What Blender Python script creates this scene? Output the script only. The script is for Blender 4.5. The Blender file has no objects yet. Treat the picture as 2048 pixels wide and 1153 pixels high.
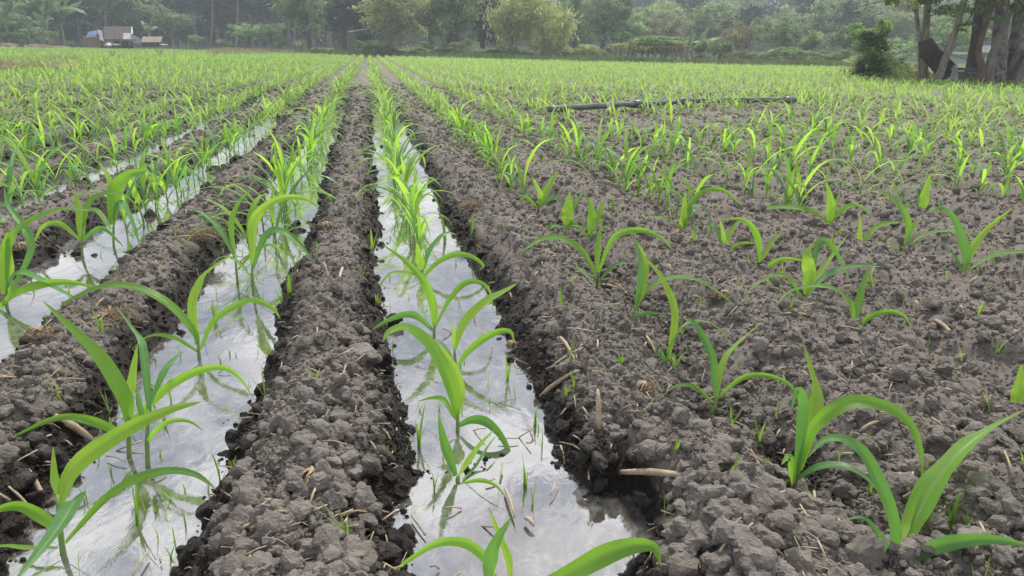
import bpy, math, random
import numpy as np
from mathutils import Matrix, Vector

SC = bpy.context.scene
COL = SC.collection
R = math.radians
rng = np.random.default_rng(11)
random.seed(11)

# ------------------------------------------------------------------ camera
F = 1450.0                      # focal length in pixels of a 2048 wide frame
CAMH = 0.95                     # height above the water
ROLL = R(1.1)
d1 = np.array([735 - 1024.0, -(97 - 576.5), -F])           # where the rows vanish
d2 = d1 + 1000 * np.array([math.cos(ROLL), -math.sin(ROLL), 0])
up = np.cross(d2, d1); up /= np.linalg.norm(up)
if up[1] < 0: up = -up
fy = d1 / np.linalg.norm(d1)
fx = np.cross(fy, up)
RC = np.array([fx, fy, up])     # camera space -> world space
EYE = np.array([0.0, 0.0, CAMH])
cam_d = bpy.data.cameras.new('camera'); cam = bpy.data.objects.new('camera', cam_d); COL.objects.link(cam)
cam_d.sensor_width = 36; cam_d.lens = 36 * F / 2048; cam_d.clip_start = 0.05; cam_d.clip_end = 3000
M4 = Matrix.Identity(4)
for i in range(3):
    for j in range(3): M4[i][j] = RC[i][j]
    M4[i][3] = EYE[i]
cam.matrix_world = M4
SC.camera = cam

def ray(px, py):
    v = RC @ np.array([px - 1024.0, -(py - 576.5), -F]); return v / np.linalg.norm(v)
def on_plane(px, py, z=0.0):
    v = ray(px, py); t = (z - CAMH) / v[2]; return EYE + v * t
def at_depth(px, py, dep):       # point at camera depth dep
    v = RC @ np.array([px - 1024.0, -(py - 576.5), -F]); return EYE + v * (dep / F)
def at_dist(px, py, D):          # point on the ray at horizontal distance D
    v = ray(px, py); return EYE + v * (D / math.hypot(v[0], v[1]))
def project(P):
    q = (np.asarray(P) - EYE) @ RC
    return 1024 + F * q[..., 0] / -q[..., 2], 576.5 - F * q[..., 1] / -q[..., 2], -q[..., 2]

# ------------------------------------------------------------------ light
SUN_EL, SUN_AZ = R(57), R(28)
w = bpy.data.worlds.new('World'); SC.world = w; w.use_nodes = True
nt = w.node_tree; nt.nodes.clear()
wo = nt.nodes.new('ShaderNodeOutputWorld'); bg = nt.nodes.new('ShaderNodeBackground')
sky = nt.nodes.new('ShaderNodeTexSky'); sky.sky_type = 'NISHITA'; sky.sun_disc = False
sky.sun_elevation = SUN_EL; sky.sun_rotation = SUN_AZ; sky.air_density = 1.0; sky.dust_density = 3.0; sky.ozone_density = 1.5
tc = nt.nodes.new('ShaderNodeTexCoord')
mp = nt.nodes.new('ShaderNodeMapping'); mp.inputs['Scale'].default_value = (1.3, 1.3, 3.0)
cn = nt.nodes.new('ShaderNodeTexNoise'); cn.inputs['Scale'].default_value = 3.2; cn.inputs['Detail'].default_value = 6; cn.inputs['Roughness'].default_value = 0.55
cr = nt.nodes.new('ShaderNodeValToRGB'); cr.color_ramp.elements[0].position = 0.34; cr.color_ramp.elements[0].color = (0.08, 0.08, 0.08, 1); cr.color_ramp.elements[1].position = 0.58
mx = nt.nodes.new('ShaderNodeMixRGB')
cn2 = nt.nodes.new('ShaderNodeTexNoise'); cn2.inputs['Scale'].default_value = 7.0; cn2.inputs['Detail'].default_value = 5
cc = nt.nodes.new('ShaderNodeValToRGB'); cc.color_ramp.elements[0].position = 0.40; cc.color_ramp.elements[0].color = (0.38, 0.42, 0.50, 1); cc.color_ramp.elements[1].position = 0.60
cs = nt.nodes.new('ShaderNodeMixRGB'); cs.blend_type = 'MULTIPLY'; cs.inputs['Fac'].default_value = 1; cs.inputs['Color2'].default_value = (19.0, 18.8, 18.6, 1)
nt.links.new(mp.outputs['Vector'], cn2.inputs['Vector']); nt.links.new(cn2.outputs['Fac'], cc.inputs['Fac']); nt.links.new(cc.outputs['Color'], cs.inputs['Color1']); nt.links.new(cs.outputs['Color'], mx.inputs['Color2'])
nt.links.new(tc.outputs['Generated'], mp.inputs['Vector']); nt.links.new(mp.outputs['Vector'], cn.inputs['Vector'])
nt.links.new(cn.outputs['Fac'], cr.inputs['Fac']); nt.links.new(cr.outputs['Color'], mx.inputs['Fac'])
nt.links.new(sky.outputs['Color'], mx.inputs['Color1']); nt.links.new(mx.outputs['Color'], bg.inputs['Color'])
bg.inputs['Strength'].default_value = 0.064
nt.links.new(bg.outputs['Background'], wo.inputs['Surface'])
sl = bpy.data.lights.new('sun', 'SUN'); sl.energy = 2.8; sl.angle = R(9); sl.color = (1.0, 0.94, 0.84)
so = bpy.data.objects.new('sun', sl); COL.objects.link(so)
sd = Vector((math.sin(SUN_AZ) * math.cos(SUN_EL), math.cos(SUN_AZ) * math.cos(SUN_EL), math.sin(SUN_EL)))
so.rotation_euler = sd.to_track_quat('Z', 'Y').to_euler(); so.location = (0, 0, 30)
vs = SC.view_settings; vs.view_transform = 'Standard'; vs.look = 'None'; vs.gamma = 1; vs.use_curve_mapping = False
vs.exposure = 0.56
SC.cycles.max_bounces = 8; SC.cycles.transparent_max_bounces = 8; SC.cycles.volume_bounces = 1
SC.cycles.use_denoising = True

# ------------------------------------------------------------------ materials
class NT:
    def __init__(s, name):
        s.m = bpy.data.materials.new(name); s.m.use_nodes = True; s.t = s.m.node_tree; s.t.nodes.clear()
        s.out = s.t.nodes.new('ShaderNodeOutputMaterial')
    def n(s, typ, **kw):
        x = s.t.nodes.new('ShaderNode' + typ)
        for k, v in kw.items():
            if k in x.inputs:
                if hasattr(v, 'is_linked'): s.t.links.new(v, x.inputs[k])
                else: x.inputs[k].default_value = v
            else: setattr(x, k, v)
        return x
    def l(s, a, b): s.t.links.new(a, b)
    def math(s, op, a, b=None, c=None, clamp=False):
        x = s.t.nodes.new('ShaderNodeMath'); x.operation = op; x.use_clamp = clamp
        for i, v in enumerate((a, b, c)):
            if v is None: continue
            if hasattr(v, 'is_linked'): s.t.links.new(v, x.inputs[i])
            else: x.inputs[i].default_value = v
        return x.outputs[0]
    def ramp(s, fac, stops):
        x = s.t.nodes.new('ShaderNodeValToRGB'); s.l(fac, x.inputs[0]); e = x.color_ramp.elements
        while len(e) < len(stops): e.new(0.5)
        for q, (p, c) in zip(e, stops):
            q.position = p; q.color = (c, c, c, 1) if isinstance(c, (int, float)) else (*c, 1)
        return x.outputs['Color']
    def mix(s, fac, a, b, blend='MIX'):
        x = s.t.nodes.new('ShaderNodeMixRGB'); x.blend_type = blend
        for k, v in (('Fac', fac), ('Color1', a), ('Color2', b)):
            if hasattr(v, 'is_linked'): s.l(v, x.inputs[k])
            else: x.inputs[k].default_value = v if isinstance(v, (int, float)) else (*v, 1)
        return x.outputs[0]
    def noise(s, scale, detail=4, rough=0.55, vec=None, dist=0.0):
        x = s.t.nodes.new('ShaderNodeTexNoise'); x.inputs['Scale'].default_value = scale; x.inputs['Detail'].default_value = detail
        x.inputs['Roughness'].default_value = rough; x.inputs['Distortion'].default_value = dist
        if vec is not None: s.l(vec, x.inputs['Vector'])
        return x.outputs['Fac']
    def bump(s, h, strength=0.5, dist=0.01):
        x = s.t.nodes.new('ShaderNodeBump'); x.inputs['Strength'].default_value = strength; x.inputs['Distance'].default_value = dist
        s.l(h, x.inputs['Height']); return x.outputs[0]
    def surf(s, sh): s.l(sh, s.out.inputs['Surface']); return s.m

def mat_soil():
    s = NT('field_soil'); g = s.n('NewGeometry'); pos = g.outputs['Position']
    oi = s.n('ObjectInfo')
    n1 = s.noise(9, 5, 0.6, pos); n2 = s.noise(60, 5, 0.65, pos); n3 = s.noise(1.3, 3, 0.5, pos); n4 = s.noise(260, 3, 0.6, pos)
    dry = s.mix(s.ramp(n1, [(0.3, 0.0), (0.7, 1.0)]), (0.130, 0.114, 0.101), (0.250, 0.226, 0.204))
    dry = s.mix(s.ramp(n2, [(0.3, 0.0), (0.75, 0.6)]), dry, (0.375, 0.345, 0.31))
    dry = s.mix(s.math('MULTIPLY', oi.outputs['Random'], 0.35), dry, (0.115, 0.088, 0.072))
    sep = s.n('SeparateXYZ', Vector=pos); z = sep.outputs['Z']
    zz = s.math('ADD', z, s.math('MULTIPLY', s.math('SUBTRACT', n1, 0.5), 0.055))
    zz = s.math('ADD', zz, s.math('MULTIPLY', s.math('SUBTRACT', n2, 0.5), 0.02))
    zz = s.math('SUBTRACT', zz, s.math('MULTIPLY', s.ramp(s.math('ADD', s.math('MULTIPLY', sep.outputs['X'], 0.5), s.math('ADD', s.math('MULTIPLY', n3, 0.3), 0.5)), [(0.90, 1.0), (1.02, 0.0)]), 0.042))
    wet = s.ramp(s.math('MULTIPLY', zz, 10.0), [(0.22, 1.0), (0.74, 0.0)])
    col = s.mix(wet, dry, (0.026, 0.021, 0.018))
    at = s.n('Attribute', attribute_name='verge')
    gc = s.mix(n3, (0.10, 0.12, 0.035), (0.19, 0.15, 0.08))
    col = s.mix(at.outputs['Fac'], col, gc)
    rough = s.ramp(wet, [(0.0, 0.95), (1.0, 0.38)])
    hb = s.math('ADD', s.math('MULTIPLY', n2, 0.7), s.math('MULTIPLY', n4, 0.4))
    p = s.n('BsdfPrincipled', **{'Base Color': col, 'Roughness': rough, 'Normal': s.bump(hb, 1.0, 0.014)})
    p.inputs['Specular IOR Level'].default_value = 0.25
    return s.surf(p.outputs[0])

def mat_water():
    s = NT('furrow_water'); g = s.n('NewGeometry'); pos = g.outputs['Position']
    mp = s.n('Mapping'); mp.inputs['Scale'].default_value = (1.0, 0.55, 1.0); s.l(pos, mp.inputs['Vector']); v = mp.outputs[0]
    big = s.noise(3.2, 6, 0.58, v, 1.8); fine = s.noise(38, 4, 0.6, v, 0.8); mid = s.noise(14, 3, 0.5, v, 0.6)
    wob = s.noise(22, 2, 0.5, pos)
    film = s.ramp(big, [(0.40, 0.0), (0.50, 0.85), (0.56, 0.15), (0.64, 0.9), (0.75, 0.3)])
    film = s.math('MULTIPLY', film, s.ramp(fine, [(0.35, 0.15), (0.65, 1.0)]))
    hgt = s.math('ADD', s.math('MULTIPLY', mid, 0.6), s.math('MULTIPLY', fine, 0.28))
    nb = s.bump(hgt, 0.16, 0.007)
    mud = s.n('BsdfPrincipled', **{'Base Color': (0.05, 0.045, 0.036, 1), 'Roughness': 0.03, 'Normal': nb, 'IOR': 1.33})
    gl = s.n('BsdfGlossy', **{'Color': (0.92, 0.93, 0.96, 1), 'Roughness': 0.015, 'Normal': nb})
    a = s.n('MixShader', Fac=0.38); s.l(mud.outputs[0], a.inputs[1]); s.l(gl.outputs[0], a.inputs[2])
    fm = s.n('BsdfPrincipled', **{'Base Color': (0.66, 0.66, 0.67, 1), 'Roughness': 0.3, 'Normal': nb})
    b = s.n('MixShader', Fac=s.math('MULTIPLY', film, 0.22)); s.l(a.outputs[0], b.inputs[1]); s.l(fm.outputs[0], b.inputs[2])
    return s.surf(b.outputs[0])

def mat_leaf(name, dark, light, trans, tf=0.45, gloss=0.35):
    s = NT(name); uv = s.n('UVMap'); sp = s.n('SeparateXYZ', Vector=uv.outputs[0]); u, v = sp.outputs['X'], sp.outputs['Y']
    g = s.n('NewGeometry'); oi = s.n('ObjectInfo')
    rnd = s.math('FRACT', s.math('ADD', g.outputs['Random Per Island'], oi.outputs['Random']))
    mid = s.ramp(s.math('ABSOLUTE', s.math('SUBTRACT', u, 0.5)), [(0.03, 1.0), (0.09, 0.0)])
    veins = s.n('TexWave', wave_type='BANDS', bands_direction='X', Scale=9.0, Distortion=0.3); s.l(uv.outputs[0], veins.inputs['Vector'])
    c = s.mix(rnd, dark, light)
    c = s.mix(s.math('MULTIPLY', s.ramp(v, [(0.0, 1.0), (0.45, 0.0)]), 0.55), c, light)
    c = s.mix(s.math('MULTIPLY', veins.outputs['Fac'], 0.12), c, tuple(0.5 * x for x in dark))
    c = s.mix(s.math('MULTIPLY', mid, 0.45), c, (0.34, 0.44, 0.17))
    blot = s.noise(26, 4, 0.6, g.outputs['Position'])
    c = s.mix(s.math('MULTIPLY', s.ramp(blot, [(0.45, 0.0), (0.7, 1.0)]), 0.28), c, tuple(1.5 * x for x in light))
    tipf = s.math('MULTIPLY', s.ramp(v, [(0.90, 0.0), (0.985, 1.0)]), s.ramp(rnd, [(0.45, 0.0), (0.7, 0.85)]))
    c = s.mix(tipf, c, (0.34, 0.24, 0.10))
    tcol = s.mix(rnd, trans, tuple(min(1, x * 1.25) for x in trans))
    tcol = s.mix(s.math('MULTIPLY', mid, 0.35), tcol, (0.20, 0.36, 0.05))
    tcol = s.mix(s.math('MULTIPLY', veins.outputs['Fac'], 0.16), tcol, tuple(0.6 * x for x in trans))
    tcol = s.mix(tipf, tcol, (0.30, 0.20, 0.06))
    nb = s.bump(s.math('ADD', veins.outputs['Fac'], s.math('MULTIPLY', blot, 1.5)), 0.30, 0.002)
    d = s.n('BsdfPrincipled', **{'Base Color': c, 'Roughness': gloss, 'Normal': nb}); d.inputs['Specular IOR Level'].default_value = 0.5
    t = s.n('BsdfTranslucent', Color=tcol)
    m = s.n('MixShader', Fac=tf); s.l(d.outputs[0], m.inputs[1]); s.l(t.outputs[0], m.inputs[2])
    return s.surf(m.outputs[0])

def mat_tree_leaf(name, a, b, tf=0.35):
    s = NT(name); g = s.n('NewGeometry'); oi = s.n('ObjectInfo')
    c = s.mix(g.outputs['Random Per Island'], a, b)
    n = s.noise(0.75, 4, 0.6, g.outputs['Position'])
    c = s.mix(s.ramp(n, [(0.46, 0.0), (0.60, 0.85)]), c, tuple(1.45 * x for x in b))  # brighter noise patches painted in as sunlit leaf clumps
    c = s.mix(s.ramp(s.noise(1.1, 3, 0.5, g.outputs['Position']), [(0.42, 0.55), (0.52, 0.0)]), c, tuple(0.6 * x for x in a))  # darkened noise patches painted in as shade between the clumps
    c = s.mix(s.math('MULTIPLY', oi.outputs['Random'], 0.3), c, tuple(0.7 * x for x in a))
    d = s.n('BsdfPrincipled', **{'Base Color': c, 'Roughness': 0.55})
    t = s.n('BsdfTranslucent', Color=c)
    m = s.n('MixShader', Fac=tf); s.l(d.outputs[0], m.inputs[1]); s.l(t.outputs[0], m.inputs[2])
    return s.surf(m.outputs[0])

def mat_rough(name, a, b, scale=8, rough=0.9, bump=0.5, bd=0.01, det=5, stretch=None, spec=0.3, metal=0.0):
    s = NT(name); tcn = s.n('TexCoord'); mp = s.n('Mapping'); s.l(tcn.outputs['Object'], mp.inputs['Vector'])
    if stretch: mp.inputs['Scale'].default_value = stretch
    n1 = s.noise(scale, det, 0.6, mp.outputs[0]); n2 = s.noise(scale * 4, 4, 0.6, mp.outputs[0])
    oi = s.n('ObjectInfo')
    f = s.math('ADD', s.math('MULTIPLY', n1, 0.75), s.math('MULTIPLY', n2, 0.25))
    c = s.mix(s.ramp(f, [(0.36, 0.0), (0.64, 1.0)]), a, b)
    c = s.mix(s.math('MULTIPLY', oi.outputs['Random'], 0.25), c, tuple(0.6 * x for x in a))
    p = s.n('BsdfPrincipled', **{'Base Color': c, 'Roughness': rough, 'Normal': s.bump(f, bump, bd), 'Metallic': metal})
    p.inputs['Specular IOR Level'].default_value = spec
    return s.surf(p.outputs[0])

M = {}
M['soil'] = mat_soil(); M['water'] = mat_water()
M['leaf'] = mat_leaf('corn_leaf', (0.06, 0.18, 0.035), (0.15, 0.33, 0.05), (0.36, 0.70, 0.05), 0.5, 0.38)
M['young'] = mat_leaf('young_corn_leaf', (0.18, 0.34, 0.035), (0.27, 0.44, 0.05), (0.46, 0.77, 0.08), 0.56, 0.45)
M['deep'] = mat_leaf('bluish_corn_leaf', (0.05, 0.16, 0.055), (0.10, 0.27, 0.08), (0.24, 0.55, 0.06), 0.38, 0.36)
M['crop'] = mat_leaf('corn_crop_leaf', (0.10, 0.22, 0.05), (0.24, 0.38, 0.10), (0.42, 0.66, 0.12), 0.5, 0.5)
M['stalk'] = mat_rough('corn_stalk', (0.16, 0.27, 0.07), (0.24, 0.36, 0.10), 30, 0.5, 0.1, 0.002)
M['stalk_purple'] = mat_rough('purple_corn_stalk', (0.085, 0.05, 0.06), (0.14, 0.16, 0.06), 30, 0.5, 0.1, 0.002)
M['weed'] = mat_leaf('weed_leaf', (0.11, 0.27, 0.04), (0.20, 0.36, 0.06), (0.38, 0.62, 0.06), 0.4, 0.5)
M['straw'] = mat_rough('dry_straw', (0.34, 0.26, 0.17), (0.58, 0.48, 0.35), 40, 0.8, 0.4, 0.003, stretch=(1, 1, 1))
M['root'] = mat_rough('dry_roots', (0.19, 0.145, 0.10), (0.38, 0.31, 0.22), 40, 0.9, 0.4, 0.003)
M['bark'] = mat_rough('tree_bark', (0.035, 0.03, 0.027), (0.11, 0.095, 0.082), 5, 0.95, 0.9, 0.05, stretch=(1, 1, 0.35))
M['bark_pale'] = mat_rough('pale_bark', (0.14, 0.12, 0.10), (0.30, 0.27, 0.23), 6, 0.95, 0.8, 0.03, stretch=(1, 1, 0.4))
M['bark_red'] = mat_rough('reddish_bark', (0.10, 0.07, 0.055), (0.20, 0.145, 0.115), 7, 0.95, 0.7, 0.03, stretch=(1, 1, 0.3))
M['bark_mottled'] = mat_rough('mottled_bark', (0.035, 0.03, 0.028), (0.34, 0.32, 0.30), 4.5, 0.95, 1.0, 0.06)
M['rust'] = mat_rough('rusty_iron', (0.04, 0.026, 0.022), (0.10, 0.065, 0.052), 3, 0.8, 0.2, 0.01, spec=0.4)
M['rust_roof'] = mat_rough('rusty_roof_iron', (0.05, 0.031, 0.028), (0.115, 0.082, 0.072), 1.5, 0.75, 0.2, 0.02)
M['tin'] = mat_rough('weathered_tin', (0.20, 0.21, 0.23), (0.42, 0.44, 0.46), 2, 0.5, 0.2, 0.01, spec=0.5)
M['tin_pale'] = mat_rough('pale_tin', (0.22, 0.24, 0.26), (0.42, 0.44, 0.45), 2, 0.55, 0.2, 0.01)
M['thatch'] = mat_rough('old_thatch', (0.22, 0.18, 0.15), (0.38, 0.33, 0.28), 6, 0.95, 0.6, 0.03)
M['tarp'] = mat_rough('blue_tarpaulin', (0.03, 0.06, 0.24), (0.06, 0.12, 0.38), 3, 0.5, 0.4, 0.03)
M['white'] = mat_rough('white_sheeting', (0.50, 0.50, 0.48), (0.72, 0.72, 0.70), 3, 0.7, 0.3, 0.02)
M['timber'] = mat_rough('grey_timber', (0.14, 0.11, 0.085), (0.26, 0.21, 0.165), 6, 0.9, 0.5, 0.02, stretch=(1, 1, 0.2))
M['board'] = mat_rough('tan_boards', (0.20, 0.135, 0.08), (0.34, 0.24, 0.15), 4, 0.9, 0.5, 0.02)
M['dark'] = mat_rough('dark_cloth_and_shade', (0.02, 0.02, 0.022), (0.06, 0.055, 0.055), 5, 0.9, 0.3, 0.01)  # dark cover cloth, also the painted shade inside the sheds
M['dirt'] = mat_rough('bare_dirt', (0.22, 0.16, 0.11), (0.34, 0.26, 0.19), 2.5, 0.95, 0.8, 0.08)
M['pipe'] = mat_rough('black_pipe_plastic', (0.075, 0.085, 0.085), (0.16, 0.175, 0.175), 4, 0.3, 0.1, 0.003, spec=0.5)
M['concrete'] = mat_rough('grey_concrete', (0.09, 0.09, 0.095), (0.18, 0.18, 0.19), 6, 0.9, 0.4, 0.01)
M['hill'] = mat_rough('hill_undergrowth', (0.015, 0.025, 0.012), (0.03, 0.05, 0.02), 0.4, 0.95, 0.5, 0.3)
M['drygrass'] = mat_tree_leaf('dry_grass', (0.27, 0.25, 0.13), (0.44, 0.40, 0.24), 0.4)
M['grass'] = mat_tree_leaf('verge_grass', (0.08, 0.13, 0.035), (0.20, 0.25, 0.08), 0.35)
TL = {
 'olive': mat_tree_leaf('olive_foliage', (0.22, 0.27, 0.10), (0.46, 0.51, 0.20), 0.5),
 'green': mat_tree_leaf('green_foliage', (0.11, 0.19, 0.07), (0.29, 0.39, 0.15), 0.46),
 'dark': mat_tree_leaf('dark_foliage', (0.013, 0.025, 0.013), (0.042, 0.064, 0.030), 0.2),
 'bamboo': mat_tree_leaf('bamboo_foliage', (0.30, 0.36, 0.12), (0.54, 0.58, 0.25), 0.5),
 'fresh': mat_tree_leaf('fresh_foliage', (0.15, 0.26, 0.085), (0.35, 0.50, 0.18), 0.5),
 'brown': mat_tree_leaf('brownish_foliage', (0.15, 0.145, 0.08), (0.27, 0.27, 0.13), 0.4),
 'bush': mat_tree_leaf('near_bush_foliage', (0.06, 0.12, 0.034), (0.19, 0.29, 0.07), 0.45),
 'banana': mat_tree_leaf('banana_foliage', (0.07, 0.14, 0.05), (0.16, 0.26, 0.10), 0.4),
 'orange': mat_tree_leaf('orange_foliage', (0.45, 0.10, 0.04), (0.55, 0.20, 0.06), 0.4),
}

# ------------------------------------------------------------------ mesh helpers
def mesh_np(name, V, Q=None, T=None, uv=None, mats=(), smooth=True, midx=None):
    me = bpy.data.meshes.new(name)
    V = np.asarray(V, np.float32); me.vertices.add(len(V)); me.vertices.foreach_set('co', V.ravel())
    loops = []; starts = []; n = 0
    if Q is not None and len(Q):
        Q = np.asarray(Q, np.int32); loops.append(Q.ravel()); starts.append(np.arange(len(Q)) * 4); n = Q.size
    if T is not None and len(T):
        T = np.asarray(T, np.int32); loops.append(T.ravel()); starts.append(n + np.arange(len(T)) * 3)
    L = np.concatenate(loops).astype(np.int32); S = np.concatenate(starts).astype(np.int32)
    me.loops.add(len(L)); me.loops.foreach_set('vertex_index', L)
    me.polygons.add(len(S)); me.polygons.foreach_set('loop_start', S)
    me.update(calc_edges=True)
    if uv is not None:
        l = me.uv_layers.new(name='UVMap'); l.data.foreach_set('uv', np.asarray(uv, np.float32)[L].ravel())
    me.polygons.foreach_set('use_smooth', np.full(len(S), smooth, bool))
    for m in mats: me.materials.append(m)
    if midx is not None: me.polygons.foreach_set('material_index', np.asarray(midx, np.int32))
    me.update()
    return me

def link(name, me, parent=None, loc=None):
    o = bpy.data.objects.new(name, me); COL.objects.link(o)
    if parent is not None: o.parent = parent
    if loc is not None: o.location = loc
    return o
def tag(o, label=None, cat=None, group=None, kind=None):
    if label: o['label'] = label
    if cat: o['category'] = cat
    if group: o['group'] = group
    if kind: o['kind'] = kind
    return o
def empty(name, loc=(0, 0, 0), rz=0, label=None, cat=None, group=None):
    o = bpy.data.objects.new(name, None); COL.objects.link(o); o.location = loc; o.rotation_euler = (0, 0, rz)
    o.empty_display_size = 0.1
    return tag(o, label, cat, group)

class MB:                                           # collects shapes for one mesh
    def __init__(s): s.V = []; s.Q = []; s.T = []; s.UV = []; s.n = 0
    def add(s, V, Q=None, T=None, UV=None):
        V = np.asarray(V, float)
        if Q is not None and len(Q): s.Q.append(np.asarray(Q) + s.n)
        if T is not None and len(T): s.T.append(np.asarray(T) + s.n)
        s.V.append(V); s.UV.append(np.zeros((len(V), 2)) if UV is None else np.asarray(UV, float)); s.n += len(V)
        return s
    def mesh(s, name, mat, smooth=True):
        return mesh_np(name, np.concatenate(s.V), np.concatenate(s.Q) if s.Q else None, np.concatenate(s.T) if s.T else None,
                       np.concatenate(s.UV), [mat], smooth)
    def build(s, name, mat, parent=None, smooth=True, loc=None): return link(name, s.mesh(name, mat, smooth), parent, loc)
    def box(s, c, sx, sy, sz, rot=None):
        v = np.array([[x, y, z] for x in (-.5, .5) for y in (-.5, .5) for z in (-.5, .5)]) * (sx, sy, sz)
        if rot is not None: v = v @ np.asarray(rot).T
        return s.add(v + np.asarray(c), [[0, 1, 3, 2], [4, 6, 7, 5], [0, 4, 5, 1], [2, 3, 7, 6], [0, 2, 6, 4], [1, 5, 7, 3]])
    def bar(s, a, b, w, h=None):
        a, b = np.asarray(a, float), np.asarray(b, float); d = b - a; L = np.linalg.norm(d); d = d / L
        u = np.array([0, 0, 1.0]) if abs(d[2]) < 0.9 else np.array([1.0, 0, 0])
        x = np.cross(d, u); x /= np.linalg.norm(x); y = np.cross(x, d)
        return s.box((a + b) / 2, w, h or w, L, np.array([x, y, d]).T)
    def tube(s, P, r, seg=8, cap=True, wob=0.0):
        P = np.asarray(P, float); n = len(P); r = np.broadcast_to(np.asarray(r, float), (n,))
        T = np.gradient(P, axis=0); T /= np.linalg.norm(T, axis=1)[:, None]
        ref = np.array([0.3, 0.95, 0.1]) if abs(T[0][1]) < 0.8 else np.array([1.0, 0.1, 0.2])
        X = np.cross(T, ref); X /= np.linalg.norm(X, axis=1)[:, None]; Y = np.cross(T, X)
        a = np.linspace(0, 2 * math.pi, seg, endpoint=False)
        rr = r[:, None] * (1 + wob * np.sin(3 * a[None] + np.arange(n)[:, None] * 0.7) + wob * rng.uniform(-1, 1, (n, seg)))
        V = P[:, None] + rr[..., None] * (np.cos(a)[None, :, None] * X[:, None] + np.sin(a)[None, :, None] * Y[:, None])
        i = np.arange(n - 1)[:, None] * seg; j = np.arange(seg)[None]; k = (j + 1) % seg
        Q = np.stack([i + j, i + k, i + seg + k, i + seg + j], -1).reshape(-1, 4)
        V = V.reshape(-1, 3); Tn = []
        if cap:
            V = np.vstack([V, P[:1], P[-1:]]); c0, c1 = n * seg, n * seg + 1
            Tn = [[c0, (q + 1) % seg, q] for q in range(seg)] + [[c1, (n - 1) * seg + q, (n - 1) * seg + (q + 1) % seg] for q in range(seg)]
        return s.add(V, Q, Tn)
    def ribbon(s, P, W, S, fold=0.22, across=4, wave=0.0, ph=0.0):
        P = np.asarray(P, float); n = len(P); T = np.gradient(P, axis=0); T /= np.linalg.norm(T, axis=1)[:, None] + 1e-9
        S = np.asarray(S, float); S = S - (S * T).sum(1)[:, None] * T; S /= np.linalg.norm(S, axis=1)[:, None] + 1e-9
        N = np.cross(S, T); N[N[:, 2] < 0] *= 1
        u = np.linspace(-1, 1, across + 1); t = np.linspace(0, 1, n)
        wv = wave * np.sin(t * 19 + ph)[:, None] * (np.abs(u)[None] ** 2) * np.sign(u)[None] + wave * 0.7 * np.sin(t * 27 + ph * 2)[:, None] * np.abs(u)[None] ** 2
        V = P[:, None] + (u[None, :, None] * S[:, None]) * (np.asarray(W)[:, None, None] / 2) + N[:, None] * ((fold * np.abs(u)[None] + wv) * np.asarray(W)[:, None] / 2)[..., None]
        UV = np.stack(np.broadcast_arrays((u[None] + 1) / 2, t[:, None]), -1).reshape(-1, 2)
        c = across + 1; i = np.arange(n - 1)[:, None] * c; j = np.arange(across)[None]
        Q = np.stack([i + j, i + j + 1, i + c + j + 1, i + c + j], -1).reshape(-1, 4)
        return s.add(V.reshape(-1, 3), Q, None, UV)

def spline(pts, n):
    P = np.asarray(pts, float)
    if len(P) == 2: return P[0] + (P[1] - P[0]) * np.linspace(0, 1, n)[:, None]
    E = np.vstack([2 * P[0] - P[1], P, 2 * P[-1] - P[-2]]); out = []
    m = len(P) - 1
    for q in np.linspace(0, m - 1e-6, n):
        i = int(q); t = q - i; a, b, c, d = E[i:i + 4]
        out.append(0.5 * ((2 * b) + (-a + c) * t + (2 * a - 5 * b + 4 * c - d) * t * t + (-a + 3 * b - 3 * c + d) * t ** 3))
    return np.array(out)

# ------------------------------------------------------------------ noise
def hsh(ix, iy, s):
    h = (ix.astype(np.int64) * 374761393 + iy.astype(np.int64) * 668265263 + s * 982451653) & 0xFFFFFFFF
    h = ((h ^ (h >> 13)) * 1274126177) & 0xFFFFFFFF
    h = h ^ (h >> 16); return (h & 0xFFFFFF) / float(0xFFFFFF)
def vn(x, y, s=0):
    ix, iy = np.floor(x), np.floor(y); fx_, fy_ = x - ix, y - iy
    ux, uy = fx_ * fx_ * (3 - 2 * fx_), fy_ * fy_ * (3 - 2 * fy_)
    a, b, c, d = hsh(ix, iy, s), hsh(ix + 1, iy, s), hsh(ix, iy + 1, s), hsh(ix + 1, iy + 1, s)
    return (a + (b - a) * ux) * (1 - uy) + (c + (d - c) * ux) * uy
def fbm(x, y, s=0, o=4):
    r, a = 0, 0.5
    for k in range(o): r = r + a * vn(x * 2 ** k, y * 2 ** k, s + k * 17); a *= 0.5
    return r * 1.067 - 0.5
def domes(x, y, cell, s):
    ix, iy = np.floor(x / cell), np.floor(y / cell); best = np.zeros_like(x)
    for dx in (-1, 0, 1):
        for dy in (-1, 0, 1):
            jx, jy = ix + dx, iy + dy
            px, py = (jx + hsh(jx, jy, s)) * cell, (jy + hsh(jx, jy, s + 1)) * cell
            r = cell * (0.3 + 0.55 * hsh(jx, jy, s + 2))
            q = np.sqrt(np.clip(1 - ((x - px) ** 2 + (y - py) ** 2) / r ** 2, 0, None)) * r * (0.45 + 0.5 * hsh(jx, jy, s + 3))
            best = np.maximum(best, q)
    return best
def sstep(a, b, x):
    t = np.clip((x - a) / (b - a), 0, 1); return t * t * (3 - 2 * t)

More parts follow.
